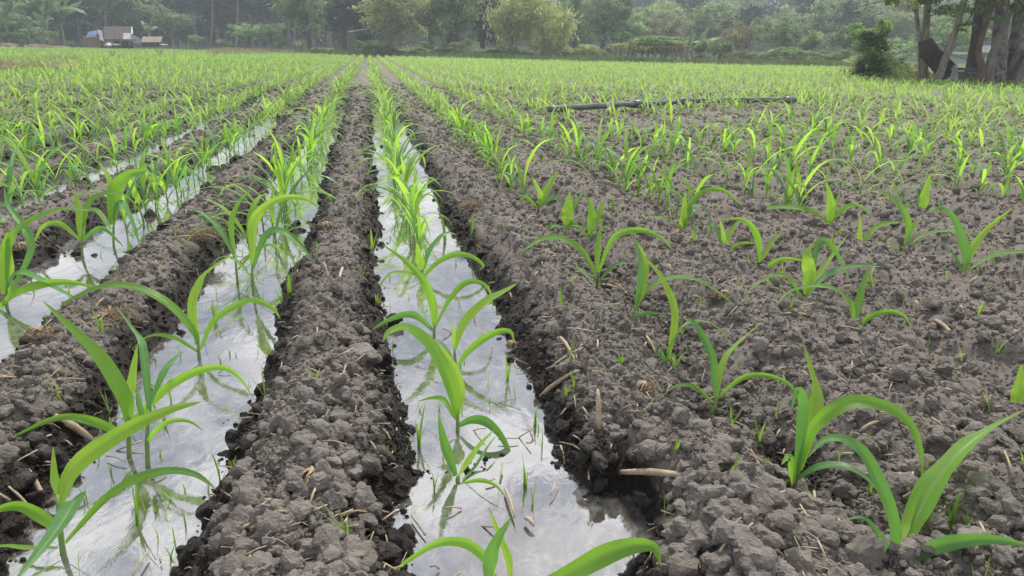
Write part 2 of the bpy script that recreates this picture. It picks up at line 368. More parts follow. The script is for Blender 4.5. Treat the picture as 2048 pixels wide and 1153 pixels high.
# ------------------------------------------------------------------ terrain
X0, SP = 0.20, 0.745
EDGE_PX = [(-600, 84), (-200, 88), (0, 92), (330, 98), (700, 109), (1000, 117), (1200, 123), (1500, 129), (1700, 133)]
EDGE = []
for px, py in EDGE_PX:
    p = on_plane(px, py, 0.33); EDGE.append((math.atan2(p[0], p[1]), math.hypot(p[0], p[1])))
p = on_plane(1712, 160, 0.2); EDGE.append((math.atan2(p[0], p[1]), math.hypot(p[0], p[1])))
p = on_plane(2300, 188, 0.2); EDGE.append((math.atan2(p[0], p[1]), math.hypot(p[0], p[1])))
EDGE.append((R(75), EDGE[-1][1]))
EA = np.array([e[0] for e in EDGE]); ED = np.array([e[1] for e in EDGE])
def edge_d(x, y): return np.interp(np.arctan2(x, y), EA, ED)

def base_h(x, y):
    x = np.asarray(x, float); y = np.asarray(y, float)
    D = np.hypot(x, y)
    xx = x + 0.05 * (vn(x * 0.0 + y * 0.9, x * 1.3, 5) - 0.5) + 0.10 * fbm(x * 3, y * 3, 31, 4)
    k = (xx - X0) / SP; kr = np.round(k); d = np.abs(k - kr) * SP
    sgn = np.sign(k - kr)
    wet = (kr <= 0.5).astype(float)
    w0 = np.where(wet > 0, 0.115, 0.015); w1 = np.where(wet > 0, 0.335, 0.27)
    w0 = w0 + np.where((kr == 0) & (sgn > 0), 0.05, 0.0) + np.where((kr == 0) & (sgn > 0), 1, 0) * 0.05 * (1 - sstep(1.2, 1.5, y))
    w1 = w1 + np.where((kr == 0) & (sgn > 0), 0.03, 0.0)
    zb = np.where(wet > 0, -0.038, np.where(kr > 1.5, 0.052, 0.03)) + wet * 0.075 * sstep(9, 17, y) + wet * 0.06 * sstep(-4.5, -9, x) * 0
    zb = zb + np.where(kr <= 0, 0.055, 0.0) * sstep(0.80, 0.92, vn(x * 7, y * 3.6, 66)) * np.where(kr == 0, 0.35, 0.9) * sstep(3.0, 4.2, y)
    zt = 0.092 + 0.05 * fbm(x * 1.7, y * 0.9, 7, 3) + 0.032 * np.where(wet > 0, 0, 1)
    z = zb + (zt - zb) * sstep(w0, w1, d)
    # small puddle in the first dry furrow
    z = z - 0.05 * np.exp(-(((x - 0.93) / 0.07) ** 2 + ((y - 1.32) / 0.13) ** 2))
    wob = 1 + 0.9 * fbm(x * 9, y * 9, 41, 3)
    pool = np.maximum(1.5 * np.exp(-(((x - 0.635) / 0.085) ** 2 + ((y - 1.475) / 0.055) ** 2)), 1.5 * np.exp(-(((x - 0.50) / 0.085) ** 2 + ((y - 1.24) / 0.17) ** 2))) * wob
    z = z - 0.055 * np.exp(-(((x - 0.68) / 0.16) ** 2 + ((y - 1.62) / 0.17) ** 2))
    pool = np.clip(pool - 0.25, 0, 1); z = z * (1 - pool) - 0.032 * pool
    far = sstep(14, 40, D)
    z = z * (1 - 0.35 * far) + 0.02 * far
    z = z + 0.055 * fbm(x * 6, y * 6, 3, 4) * (1 - far)
    verge = sstep(0.0, 1.5, D - edge_d(x, y))
    z = z * (1 - verge) + verge * (0.1 + 0.25 * vn(x * 0.2, y * 0.2, 77))
    return z, verge
def height(x, y, detail=True):
    z, v = base_h(x, y)
    if detail:
        D = np.hypot(x, y); m = (1 - v) * sstep(-0.03, 0.02, z)
        z = z + m * (domes(x, y, 0.075, 101) * 0.55 * (1 - sstep(16, 40, D)) + domes(x, y, 0.2, 131) * 0.35 * sstep(8, 16, D) + domes(x, y, 0.036, 111) * 0.6 * (1 - sstep(6, 12, D)) + domes(x, y, 0.018, 121) * 0.6 * (1 - sstep(3, 6, D)))
        z = z + m * 0.06 * fbm(x * 2.5, y * 2.5, 9, 3) * sstep(9, 16, D)
        z = z + 0.012 * fbm(x * 25, y * 25, 13, 3) * (1 - sstep(5, 10, D)) * (0.3 + 0.7 * m)
    return z, v
def hz(x, y, detail=True): return float(height(np.array([x]), np.array([y]), detail)[0][0])
def on_ground(px, py):
    z = 0.03
    for _ in range(6):
        p = on_plane(px, py, z); z = 0.5 * z + 0.5 * max(0.0, hz(p[0], p[1], False))
    p[2] = max(0, hz(p[0], p[1])); return p

ds = [0.8]
while ds[-1] < 420:
    D = ds[-1]; st = max(0.0048, D * D / 700.0)
    if D < 45: st = min(st, 0.16)
    else: st = min(st, 14)
    ds.append(D + st)
ds = np.array(ds); ang = np.linspace(R(-44), R(62), 660)
DD, AA = np.meshgrid(ds, ang, indexing='ij'); X, Y = DD * np.sin(AA), DD * np.cos(AA)
Z, VG = height(X.ravel(), Y.ravel())
nr, nc = DD.shape; i = np.arange(nr - 1)[:, None] * nc; j = np.arange(nc - 1)[None]
Q = np.stack([i + j, i + j + 1, i + nc + j + 1, i + nc + j], -1).reshape(-1, 4)[:, ::-1]
me = mesh_np('ground', np.stack([X.ravel(), Y.ravel(), Z], -1), Q, mats=[M['soil']])
a = me.attributes.new('verge', 'FLOAT', 'POINT'); a.data.foreach_set('value', VG.astype(np.float32))
tag(link('ground', me), kind='structure')
MB().box((0, 300, -0.35), 2400, 2400, 0.1).build('terrain', M['dirt'])['kind'] = 'structure'
# water sheet lying in the wet furrows, and a scrap of it in the first dry furrow
wv = MB(); wv.add([[-16, 0.6, 0], [0.80, 0.6, 0], [0.62, 17, 0], [-16, 17, 0]], [[0, 1, 2, 3]])
wv.add([[0.8, 1.05, 0], [1.1, 1.05, 0], [1.1, 1.6, 0], [0.8, 1.6, 0]], [[0, 1, 2, 3]])
tag(wv.build('water', M['water'], smooth=False), kind='structure')

# ------------------------------------------------------------------ corn plants
def leaf_w(t, w):                                     # outline of a corn leaf along its length
    return w * np.clip(0.34 + 0.66 * np.sin(np.clip(t / 0.42, 0, 1) * math.pi / 2), 0, 1) * np.clip((1 - t) / 0.62, 0, 1) ** 0.75 * (t < 1) + 0.0006

ORD = ['first', 'second', 'third', 'fourth', 'fifth', 'sixth', 'seventh', 'eighth', 'ninth', 'tenth', 'eleventh', 'twelfth', 'thirteenth', 'fourteenth',
       'fifteenth', 'sixteenth', 'seventeenth', 'eighteenth', 'nineteenth', 'twentieth'] + ['twenty-' + q for q in ('first', 'second', 'third', 'fourth', 'fifth', 'sixth', 'seventh', 'eighth', 'ninth')] + \
      ['thirtieth'] + ['thirty-' + q for q in ('first', 'second', 'third', 'fourth', 'fifth', 'sixth', 'seventh', 'eighth', 'ninth')] + ['fortieth'] + ['forty-' + q for q in ('first', 'second', 'third', 'fourth', 'fifth', 'sixth', 'seventh', 'eighth', 'ninth')] + ['fiftieth']
def ordw(n):
    if n < 50: return ORD[n]
    tens = ['fiftieth', 'sixtieth', 'seventieth', 'eightieth', 'ninetieth'][(n + 1) // 10 - 5] if (n + 1) % 10 == 0 and n < 99 else None
    if tens: return tens
    if n < 99: return ['fifty', 'sixty', 'seventy', 'eighty', 'ninety'][(n + 1) // 10 - 5] + '-' + ORD[(n + 1) % 10 - 1]
    return ('hundredth' if n == 99 else 'hundred-and-' + ordw(n - 100))
def rowname(k):
    if k == 0: return 'the central furrow'
    if k < 0: return '%s furrow left of centre' % ORD[-k - 1]
    return '%s row right of centre' % ORD[k - 1]

# plants of the foreground: base pixel, then leaves as pixel paths (width px, tone, depth lean of the tip in m)
HP = [
 ((125, 1112), 'with one broad leaf sweeping right over the water', [
   ([(118, 1012), (149, 936), (240, 868), (330, 824), (405, 803)], 34, 'young', 0.06), ([(115, 990), (108, 950), (106, 893)], 15, 'young', 0.0),
   ([(132, 1085), (212, 998), (275, 959), (342, 943), (393, 951), (434, 981)], 23, 'leaf', -0.05), ([(135, 1020), (150, 1000), (112, 1062), (28, 1165)], 36, 'deep', -0.22),
   ([(118, 1070), (102, 1046), (47, 1014), (0, 1018), (-50, 1045)], 24, 'leaf', 0.03), ([(116, 1096), (59, 1097), (0, 1093), (-40, 1110)], 12, 'leaf', -0.04)]),
 ((255, 918), 'with a tall leaf leaning left and one curled far right', [
   ([(258, 850), (250, 800), (205, 722), (154, 667), (85, 602)], 30, 'leaf', -0.05), ([(262, 800), (266, 750), (275, 688)], 18, 'young', 0.03),
   ([(262, 850), (279, 830), (334, 775), (393, 743), (444, 735), (479, 755), (509, 800)], 17, 'leaf', 0.05),
   ([(250, 880), (220, 857), (157, 836), (98, 841), (0, 888)], 17, 'leaf', -0.06)]),
 ((293, 936), 'half hidden, slim leaves and one yellowing tip', [
   ([(300, 840), (292, 756), (284, 690), (268, 662), (231, 612)], 17, 'deep', 0.07), ([(296, 820), (325, 752), (345, 722), (369, 702)], 14, 'deep', 0.05),
   ([(290, 890), (312, 862), (340, 843), (378, 843), (407, 862)], 10, 'leaf', -0.03), ([(288, 850), (278, 800), (274, 770)], 12, 'deep', 0.0)]),
 ((398, 718), 'with a long leaf arching far left', [
   ([(396, 680), (385, 619), (393, 585), (410, 551), (444, 524), (478, 506)], 24, 'young', 0.05),
   ([(393, 690), (390, 668), (342, 612), (290, 582), (239, 570), (188, 578), (137, 602), (118, 617)], 17, 'leaf', -0.05),
   ([(401, 700), (427, 643), (478, 609), (513, 602), (547, 619), (562, 641)], 13, 'leaf', 0.05), ([(397, 705), (350, 677), (300, 672), (257, 705)], 8, 'leaf', -0.05)]),
 ((506, 590), 'with a leaf bent over like a hook', [
   ([(504, 530), (505, 482), (506, 448), (526, 418), (564, 397), (608, 397), (638, 416)], 19, 'young', 0.03),
   ([(505, 540), (530, 475), (560, 462), (600, 490), (632, 532)], 17, 'deep', -0.04), ([(502, 555), (470, 520), (440, 516), (415, 540)], 8, 'leaf', 0.05)]),
 ((475, 566), 'with two slim upright leaves', [
   ([(472, 520), (440, 460), (405, 427), (377, 417)], 12, 'deep', 0.0), ([(470, 510), (463, 450), (478, 405), (505, 378)], 12, 'leaf', 0.06),
   ([(476, 540), (510, 500), (545, 490), (575, 515)], 8, 'leaf', 0.1)]),
 ((1000, 1215), 'cut by the bottom edge, wet leaves with droplets', [
   ([(990, 1165), (975, 1124), (944, 1093), (912, 1083), (869, 1089), (818, 1120), (772, 1155)], 20, 'leaf', 0.02),
   ([(975, 1170), (980, 1120), (995, 1080), (1022, 1036)], 28, 'deep', -0.05), ([(1020, 1180), (1018, 1120), (995, 1061), (978, 1016)], 15, 'young', 0.06),
   ([(1040, 1190), (1124, 1156), (1211, 1109), (1270, 1091), (1310, 1096), (1323, 1136)], 38, 'leaf', -0.05)]),
 ((914, 962), 'with low curved leaves touching the water', [
   ([(912, 951), (895, 905), (884, 865), (877, 826)], 19, 'deep', -0.03), ([(918, 951), (935, 925), (960, 890), (991, 857)], 12, 'young', 0.05),
   ([(922, 968), (959, 961), (991, 971), (1014, 998)], 8, 'leaf', -0.05), ([(925, 960), (950, 935), (975, 895), (992, 872)], 8, 'deep', 0.08)]),
 ((915, 862), 'with the broadest drooping leaf towards the camera', [
   ([(914, 840), (905, 790), (880, 722), (850, 680), (812, 655), (778, 664), (765, 686)], 27, 'leaf', -0.06), ([(916, 830), (920, 790), (910, 745), (888, 708), (870, 690)], 26, 'young', 0.03),
   ([(915, 853), (944, 840), (975, 845), (1006, 877), (1024, 932), (1014, 1002)], 18, 'deep', -0.07), ([(910, 838), (889, 802), (869, 796), (835, 803)], 11, 'leaf', 0.05)]),
 ((911, 742), 'with one straight leaf pointing right', [
   ([(909, 700), (928, 647), (969, 605), (1010, 582), (1036, 566)], 19, 'young', 0.05), ([(913, 737), (935, 705), (969, 677), (1003, 662), (1024, 667), (1027, 690)], 14, 'leaf', -0.03),
   ([(908, 700), (907, 670), (903, 641)], 8, 'young', 0.0), ([(906, 730), (893, 700), (870, 680), (850, 690)], 10, 'deep', 0.04)]),
 ((868, 676), 'with leaves spread left and right over the water', [
   ([(867, 650), (863, 602), (846, 561), (812, 524), (763, 488)], 16, 'leaf', -0.03), ([(870, 655), (897, 602), (928, 568), (959, 565), (979, 582), (987, 624)], 11, 'leaf', 0.04),
   ([(866, 662), (839, 636), (812, 629), (771, 643), (737, 665)], 14, 'deep', -0.04), ([(869, 650), (872, 620), (869, 590)], 8, 'young', 0.02)]),
 ((844, 560), 'with a short wide yellow-green centre leaf', [
   ([(844, 540), (840, 515), (833, 484)], 20, 'young', 0.0), ([(848, 554), (873, 527), (908, 510), (942, 513), (969, 534), (991, 577)], 11, 'leaf', 0.03),
   ([(842, 555), (819, 547), (785, 547), (761, 571), (753, 613)], 8, 'leaf', -0.05), ([(845, 545), (860, 500), (890, 468), (915, 470)], 11, 'deep', 0.05)]),
 ((1788, 1152), 'large, with a very broad leaf rising to the right edge', [
   ([(1786, 1135), (1789, 1050), (1758, 965), (1724, 904), (1683, 878), (1645, 882), (1615, 916)], 27, 'deep', -0.05),
   ([(1792, 1129), (1826, 1050), (1871, 965), (1929, 897), (1980, 859), (2060, 815)], 56, 'leaf', 0.08), ([(1796, 1142), (1861, 1098), (1929, 1081), (2000, 1080), (2080, 1098)], 27, 'deep', -0.07),
   ([(1784, 1146), (1772, 1102), (1751, 1061), (1724, 1035), (1693, 1040)], 14, 'deep', -0.05), ([(1805, 1080), (1815, 1040), (1846, 962)], 16, 'young', 0.03)]),
 ((1575, 1022), 'with purple stalk, spear-like centre leaf and a great arching leaf', [
   ([(1598, 940), (1621, 852), (1632, 794), (1624, 750), (1603, 678)], 32, 'young', 0.03), ([(1590, 970), (1604, 862), (1608, 804), (1594, 780), (1581, 828)], 24, 'deep', -0.02),
   ([(1594, 945), (1621, 866), (1656, 828), (1707, 804), (1775, 815), (1820, 849), (1840, 897), (1847, 962)], 27, 'leaf', -0.04),
   ([(1592, 960), (1638, 934), (1690, 934), (1731, 955), (1751, 979)], 17, 'deep', -0.06), ([(1587, 970), (1580, 915), (1563, 930)], 16, 'leaf', -0.04)]),
 ((1424, 838), 'with four evenly spread leaves, two of them upright', [
   ([(1430, 800), (1426, 724), (1407, 678), (1386, 645), (1364, 637)], 18, 'deep', -0.02), ([(1434, 790), (1448, 724), (1482, 682), (1535, 637)], 16, 'young', 0.05),
   ([(1432, 800), (1482, 757), (1531, 751), (1573, 765), (1593, 786)], 10, 'leaf', -0.03), ([(1426, 806), (1390, 775), (1357, 771), (1328, 788)], 9, 'leaf', -0.04)]),
 ((1330, 744), 'with a thin leaf arching right and one held up', [
   ([(1337, 715), (1349, 628), (1324, 558), (1287, 511)], 17, 'young', 0.03), ([(1337, 700), (1366, 653), (1403, 643), (1436, 657), (1465, 695), (1485, 734)], 9, 'leaf', 0.0),
   ([(1332, 725), (1345, 712), (1350, 722), (1352, 755)], 9, 'leaf', -0.04), ([(1331, 728), (1320, 700), (1322, 735)], 7, 'deep', -0.02)]),
 ((1262, 670), 'tall and narrow with a long leaf reaching right', [
   ([(1270, 625), (1280, 558), (1277, 504), (1254, 452)], 14, 'deep', 0.0), ([(1272, 610), (1288, 560), (1290, 520), (1272, 480)], 16, 'young', 0.03),
   ([(1270, 620), (1295, 579), (1337, 558), (1386, 558), (1440, 587), (1487, 630)], 12, 'leaf', -0.03), ([(1266, 637), (1299, 626), (1337, 633)], 8, 'deep', -0.05)]),
 ((1191, 600), 'wide, with leaves arching both ways', [
   ([(1195, 560), (1167, 506), (1126, 479), (1089, 477), (1058, 493), (1040, 512)], 15, 'leaf', -0.04), ([(1194, 545), (1198, 483), (1208, 430)], 14, 'young', 0.03),
   ([(1197, 545), (1222, 483), (1249, 464), (1290, 462), (1325, 478), (1347, 502)], 13, 'leaf', 0.0), ([(1193, 570), (1232, 530), (1273, 527)], 9, 'deep', -0.05), ([(1189, 570), (1160, 540), (1140, 545), (1128, 570)], 9, 'deep', 0.06)]),
 ((1701, 685), 'with a narrow flag leaf standing straight up', [
   ([(1707, 660), (1701, 608), (1668, 579), (1626, 573), (1581, 583), (1551, 611)], 15, 'leaf', -0.03), ([(1710, 650), (1722, 587), (1738, 531)], 15, 'leaf', 0.03),
   ([(1707, 667), (1738, 635), (1780, 624), (1809, 633), (1822, 653)], 10, 'leaf', -0.02), ([(1699, 672), (1684, 657), (1659, 684)], 10, 'leaf', -0.04)]),
 ((1597, 648), 'with a broad pale leaf and one bent down at its tip', [
   ([(1612, 590), (1620, 545), (1615, 510), (1627, 486)], 28, 'young', 0.0), ([(1625, 555), (1632, 500), (1647, 481), (1672, 504), (1702, 566)], 15, 'deep', 0.03),
   ([(1606, 600), (1655, 550), (1717, 531), (1769, 535)], 14, 'deep', 0.03), ([(1604, 600), (1573, 554), (1531, 558), (1484, 593)], 10, 'leaf', -0.03), ([(1608, 590), (1640, 545), (1698, 466)], 13, 'young', 0.07)]),
 ((1517, 560), 'small, with a leaf folded over to the left', [
   ([(1520, 525), (1515, 475), (1490, 442), (1446, 438)], 13, 'leaf', 0.0), ([(1523, 520), (1540, 490), (1566, 461)], 11, 'young', 0.03),
   ([(1520, 545), (1564, 519), (1616, 523)], 9, 'leaf', -0.03), ([(1516, 545), (1486, 523), (1451, 529)], 8, 'leaf', -0.03)]),
 ((1923, 572), 'tall, with two long leaves making a wide V', [
   ([(1930, 540), (1933, 515), (1920, 463), (1900, 426), (1873, 408)], 17, 'deep', 0.0), ([(1933, 530), (1945, 498), (1974, 459), (2033, 410)], 16, 'young', 0.05),
   ([(1930, 545), (1987, 512), (2048, 505), (2090, 520)], 11, 'leaf', -0.03), ([(1927, 552), (1904, 508), (1870, 505)], 10, 'deep', -0.04), ([(1928, 560), (1966, 556), (2001, 585)], 8, 'leaf', -0.06)]),
 ((1803, 527), 'with one leaf folding left above the others', [
   ([(1810, 490), (1817, 455), (1800, 413), (1771, 388), (1733, 383)], 14, 'leaf', 0.0), ([(1812, 480), (1822, 460), (1836, 436)], 12, 'young', 0.02),
   ([(1810, 500), (1846, 471), (1904, 461), (1945, 467), (1997, 506)], 10, 'leaf', 0.02), ([(1806, 510), (1780, 492), (1755, 500)], 7, 'leaf', -0.03)]),
 ((1366, 484), 'with a hooked pair of leaves above a long right arch', [
   ([(1367, 460), (1368, 434), (1371, 378)], 17, 'young', 0.0), ([(1369, 455), (1372, 421), (1407, 384), (1448, 382), (1487, 414)], 12, 'leaf', 0.03),
   ([(1365, 468), (1361, 455), (1324, 438), (1291, 436), (1261, 456)], 10, 'leaf', -0.03), ([(1368, 462), (1382, 420), (1402, 413), (1420, 440), (1424, 502)], 11, 'deep', -0.03), ([(1364, 472), (1345, 462), (1330, 478)], 7, 'deep', 0.03)]),
 ((1446, 524), 'small, with a short split top beside the folded-leaf plant', [
   ([(1447, 500), (1448, 478), (1440, 438)], 12, 'young', 0.0), ([(1449, 500), (1455, 475), (1484, 432)], 12, 'young', 0.04), ([(1446, 505), (1424, 494), (1398, 502)], 7, 'leaf', -0.03),
   ([(1449, 508), (1482, 488), (1512, 487)], 8, 'leaf', 0.0), ([(1445, 498), (1434, 460), (1420, 450), (1414, 475)], 9, 'deep', 0.03)]),
 ((1655, 464), 'with a very long thin leaf stretched left', [
   ([(1658, 448), (1662, 410), (1652, 362)], 19, 'young', 0.0), ([(1656, 445), (1614, 420), (1552, 415), (1506, 425), (1484, 444)], 12, 'leaf', -0.02), ([(1660, 446), (1689, 417), (1718, 413), (1760, 448)], 10, 'leaf', 0.02),
   ([(1661, 440), (1672, 410), (1680, 382)], 10, 'young', 0.03)]),
 ((1715, 513), 'thin, behind the flag-leaf plant, one leaf straight up', [
   ([(1717, 495), (1719, 470), (1720, 424)], 11, 'young', 0.0), ([(1718, 498), (1747, 459), (1780, 446), (1811, 447)], 10, 'leaf', 0.02), ([(1714, 498), (1689, 463), (1667, 469)], 8, 'leaf', -0.02), ([(1717, 503), (1740, 492), (1752, 505)], 6, 'deep', -0.03)]),
 ((1841, 452), 'thick-stemmed, between the two V-leaved plants', [
   ([(1844, 425), (1850, 390), (1862, 344)], 18, 'young', 0.0), ([(1841, 430), (1838, 400), (1830, 372)], 12, 'deep', 0.02), ([(1845, 440), (1867, 417), (1888, 432), (1894, 455)], 9, 'leaf', -0.02), ([(1840, 440), (1815, 415), (1796, 425)], 9, 'leaf', 0.02)]),
 ((1076, 430), 'at the left end of the first dry cluster', [
   ([(1077, 410), (1082, 392), (1064, 352)], 14, 'young', 0.0), ([(1078, 412), (1090, 385), (1120, 335)], 15, 'young', 0.02), ([(1074, 415), (1050, 395), (1032, 412)], 8, 'leaf', -0.02), ([(1079, 415), (1110, 395), (1128, 412)], 8, 'deep', -0.03)]),
 ((1131, 474), 'with a paddle-shaped yellow-green leaf', [
   ([(1132, 450), (1136, 420), (1140, 384)], 25, 'young', 0.0), ([(1130, 455), (1105, 452), (1092, 468), (1086, 492)], 10, 'deep', -0.02), ([(1134, 450), (1150, 410), (1172, 378)], 13, 'leaf', 0.03), ([(1133, 458), (1150, 446), (1166, 470)], 9, 'deep', -0.03)]),
 ((1178, 496), 'with broad twin leaves behind the wide plant', [
   ([(1180, 470), (1184, 430), (1176, 392)], 19, 'leaf', 0.0), ([(1181, 470), (1200, 425), (1212, 402)], 14, 'young', 0.03), ([(1176, 478), (1160, 455), (1140, 452)], 9, 'leaf', -0.02), ([(1180, 480), (1205, 462), (1222, 480)], 8, 'deep', -0.03)]),
 ((2024, 848), 'cut by the right edge, with a broad upright leaf', [
   ([(2030, 820), (2038, 780), (2044, 728)], 24, 'young', 0.0), ([(2020, 842), (1987, 811), (1953, 808)], 10, 'leaf', -0.03), ([(2026, 835), (2060, 790), (2110, 785)], 16, 'deep', 0.0)]),
 ((12, 618), 'cut by the left edge, with a long leaf over the furrow', [
   ([(10, 590), (10, 517), (16, 462)], 30, 'young', 0.0), ([(14, 560), (20, 482), (51, 448), (102, 424), (147, 417), (193, 425)], 15, 'leaf', 0.0),
   ([(20, 590), (62, 503), (48, 455), (17, 411), (8, 372)], 15, 'deep', 0.05), ([(-10, 622), (34, 585), (102, 566), (154, 566), (196, 580)], 15, 'leaf', -0.05),
   ([(16, 575), (34, 547), (68, 554), (120, 581), (185, 617)], 19, 'deep', -0.04)]),
 ((163, 518), 'standing in water with leaves arched both ways', [
   ([(163, 480), (160, 430), (147, 380)], 17, 'young', 0.0), ([(166, 460), (175, 414), (195, 392), (239, 387), (274, 408)], 11, 'leaf', 0.04),
   ([(160, 480), (120, 448), (85, 455), (62, 500)], 10, 'leaf', 0.02), ([(166, 480), (205, 457), (249, 495)], 10, 'deep', -0.04)]),
 ((226, 495), 'with the widest curled leaf of its furrow', [
   ([(224, 450), (230, 385), (256, 351), (297, 339)], 27, 'leaf', 0.0), ([(222, 450), (220, 365), (194, 320)], 13, 'young', 0.03),
   ([(228, 440), (240, 404), (263, 441), (281, 497)], 15, 'deep', -0.04), ([(222, 460), (190, 420), (150, 430)], 11, 'leaf', 0.05)]),
]
GROUP = 'young corn plants growing in rows'
up3 = np.array([0, 0, 1.0])
plants = []                                           # (row, y, kind, data)
hand_max = {}
for base, desc, leaves in HP:
    b = on_plane(base[0], base[1], 0.0)
    if b[0] > 0.6: b = on_plane(base[0], base[1], 0.035)
    k = int(round((b[0] - X0) / SP)); hand_max[k] = max(hand_max.get(k, 0), b[1])
    plants.append([k, b[1], 'hand', (base, desc, leaves, b)])

def stalk_mesh(name, pts, r0, r1, mat):
    mb = MB(); P = spline(pts, 6); mb.tube(P, np.linspace(r0, r1, 6), 7); return mb.mesh(name, mat)
def build_hand(base, desc, leaves, b, label):
    root = empty('corn_plant', b, 0, label, 'corn plant', GROUP)
    dep = project(b)[2]; tops = []
    for idx, (path, wpx, tone, lean) in enumerate(leaves):
        m = len(path); P = []
        for q, (px, py) in enumerate(path):
            t = q / (m - 1); off = lean * t * 1.6 + 0.012 * math.sin(idx * 2.1) * t
            P.append(at_depth(px, py, dep + off))
        P = np.array(P); tops.append(P[0]); n = 17
        C = spline(P, n); t = np.linspace(0, 1, n)
        tocam = EYE - C; tocam /= np.linalg.norm(tocam, axis=1)[:, None]
        T = np.gradient(C, axis=0); T /= np.linalg.norm(T, axis=1)[:, None]
        N = up3 * 0.75 + tocam * 1.0; S = np.cross(T, N)
        roll = math.sin(idx * 3.7 + base[0]) * 0.5 + np.linspace(0, 0.5 * math.sin(idx * 5 + base[1]), n)
        N2 = np.cross(S, T); S = S / np.linalg.norm(S, axis=1)[:, None]; N2 /= np.linalg.norm(N2, axis=1)[:, None]
        S = S * np.cos(roll)[:, None] + N2 * np.sin(roll)[:, None]
        W = leaf_w(t, wpx * 1.06 * dep / F)
        mb = MB(); mb.ribbon(C - b, W, S, 0.25, 6, 0.09, idx * 1.3 + base[0])
        mb.build('leaf', M[tone], root)
    tops = np.array(tops); top = tops[np.argmax(tops[:, 2])] - b
    purple = base[0] > 1000 and base[0] < 1800
    link('stalk', stalk_mesh('stalk', [(0, 0, -0.04), top * 0.35, top * 0.7, top * 1.0], 0.0062, 0.0035, M['stalk_purple'] if purple and hash(base) % 2 == 0 or base[0] == 1575 else M['stalk']), root)
    return root

def random_leaves(r):
    out = []; n = int(r.integers(5, 8)); az0 = r.uniform(0, 2 * math.pi); hs = r.uniform(0.09, 0.15)
    for q in range(n):
        f = q / (n - 1); az = az0 + (q % 2) * math.pi + r.normal(0, 0.4)
        if q == n - 1: L, e0, bend, w = r.uniform(0.18, 0.34), R(r.uniform(70, 88)), R(r.uniform(10, 90)), r.uniform(0.018, 0.028)
        elif f < 0.3: L, e0, bend, w = r.uniform(0.16, 0.28), R(r.uniform(35, 60)), R(r.uniform(90, 135)), r.uniform(0.010, 0.015)
        else: L, e0, bend, w = r.uniform(0.38, 0.56) * (0.85 + 0.2 * math.sin(f * 3.1)), R(r.uniform(58, 80)), R(r.uniform(105, 165)), r.uniform(0.018, 0.027)
        if f > 0.6 and q < n - 1 and r.random() < 0.35: bend = R(r.uniform(55, 95))
        out.append(dict(az=az, z0=0.02 + hs * f, L=L, e0=e0, bend=bend, w=w * 1.1, roll=r.uniform(-0.5, 0.5), daz=r.uniform(-0.5, 0.5),
                        tone='young' if f > 0.78 else ('deep' if r.random() < 0.35 else 'leaf')))
    return out, hs
def leaf_curve(d, n):
    t = np.linspace(0, 1, n); e = d['e0'] - d['bend'] * t ** 1.35; az = d['az'] + d['daz'] * t
    dl = d['L'] / (n - 1); T = np.stack([np.cos(e) * np.cos(az), np.cos(e) * np.sin(az), np.sin(e)], -1)
    P = np.vstack([[0, 0, 0], np.cumsum((T[1:] + T[:-1]) / 2 * dl, axis=0)]) + (0, 0, d['z0'])
    S = np.stack([-np.sin(az), np.cos(az), 0 * az], -1)
    N = np.cross(T, S); a = d['roll'] * t; S = S * np.cos(a)[:, None] + N * np.sin(a)[:, None]
    return P, leaf_w(t, d['w']), S

NV = 26
variants = [random_leaves(np.random.default_rng(500 + q)) for q in range(NV)]
vparts = []
for lv, hs in variants:
    parts = []
    for q, d in enumerate(lv):
        P, W, S = leaf_curve(d, 12); mb = MB(); mb.ribbon(P, W, S, 0.25, 4, 0.08, q * 1.7); parts.append(('leaf', mb.mesh('leaf', M[d['tone']])))
    parts.append(('stalk', stalk_mesh('stalk', [(0, 0, -0.05), (0, 0, 0.03), (0.002, 0, hs * 0.8), (0.003, 0.001, hs + 0.03)], 0.0058, 0.003, M['stalk'])))
    vparts.append(parts)

# every plant of the field on its row
cand = []
for k in range(-110, 150):
    xr = X0 + k * SP
    y = hand_max.get(k, 0.9) + 0.10 if k in hand_max else (1.9 if k < 0 else 2.2)
    sp = 0.18 if k <= 0 else 0.19
    kr = np.random.default_rng(900 + k)
    while y < 135:
        s = sp * (1 if y < 25 else 1.15 if y < 60 else 1.5)
        y += s * kr.uniform(0.6, 1.4)
        if kr.random() < 0.05: y += s
        cand.append((xr + kr.normal(0, 0.022), y, k, kr.uniform(0.74, 1.2) * (0.97 if k <= 0 else 0.94), kr.uniform(0, 2 * math.pi), kr.integers(NV)))
C = np.array([(c[0], c[1], c[2], c[3], c[4], c[5]) for c in cand])
Dc = np.hypot(C[:, 0], C[:, 1]); aa = np.arctan2(C[:, 0], C[:, 1])
ok = (Dc < edge_d(C[:, 0], C[:, 1]) - 0.3) & (aa > R(-36)) & (aa < R(54)) & (Dc > 1.5)
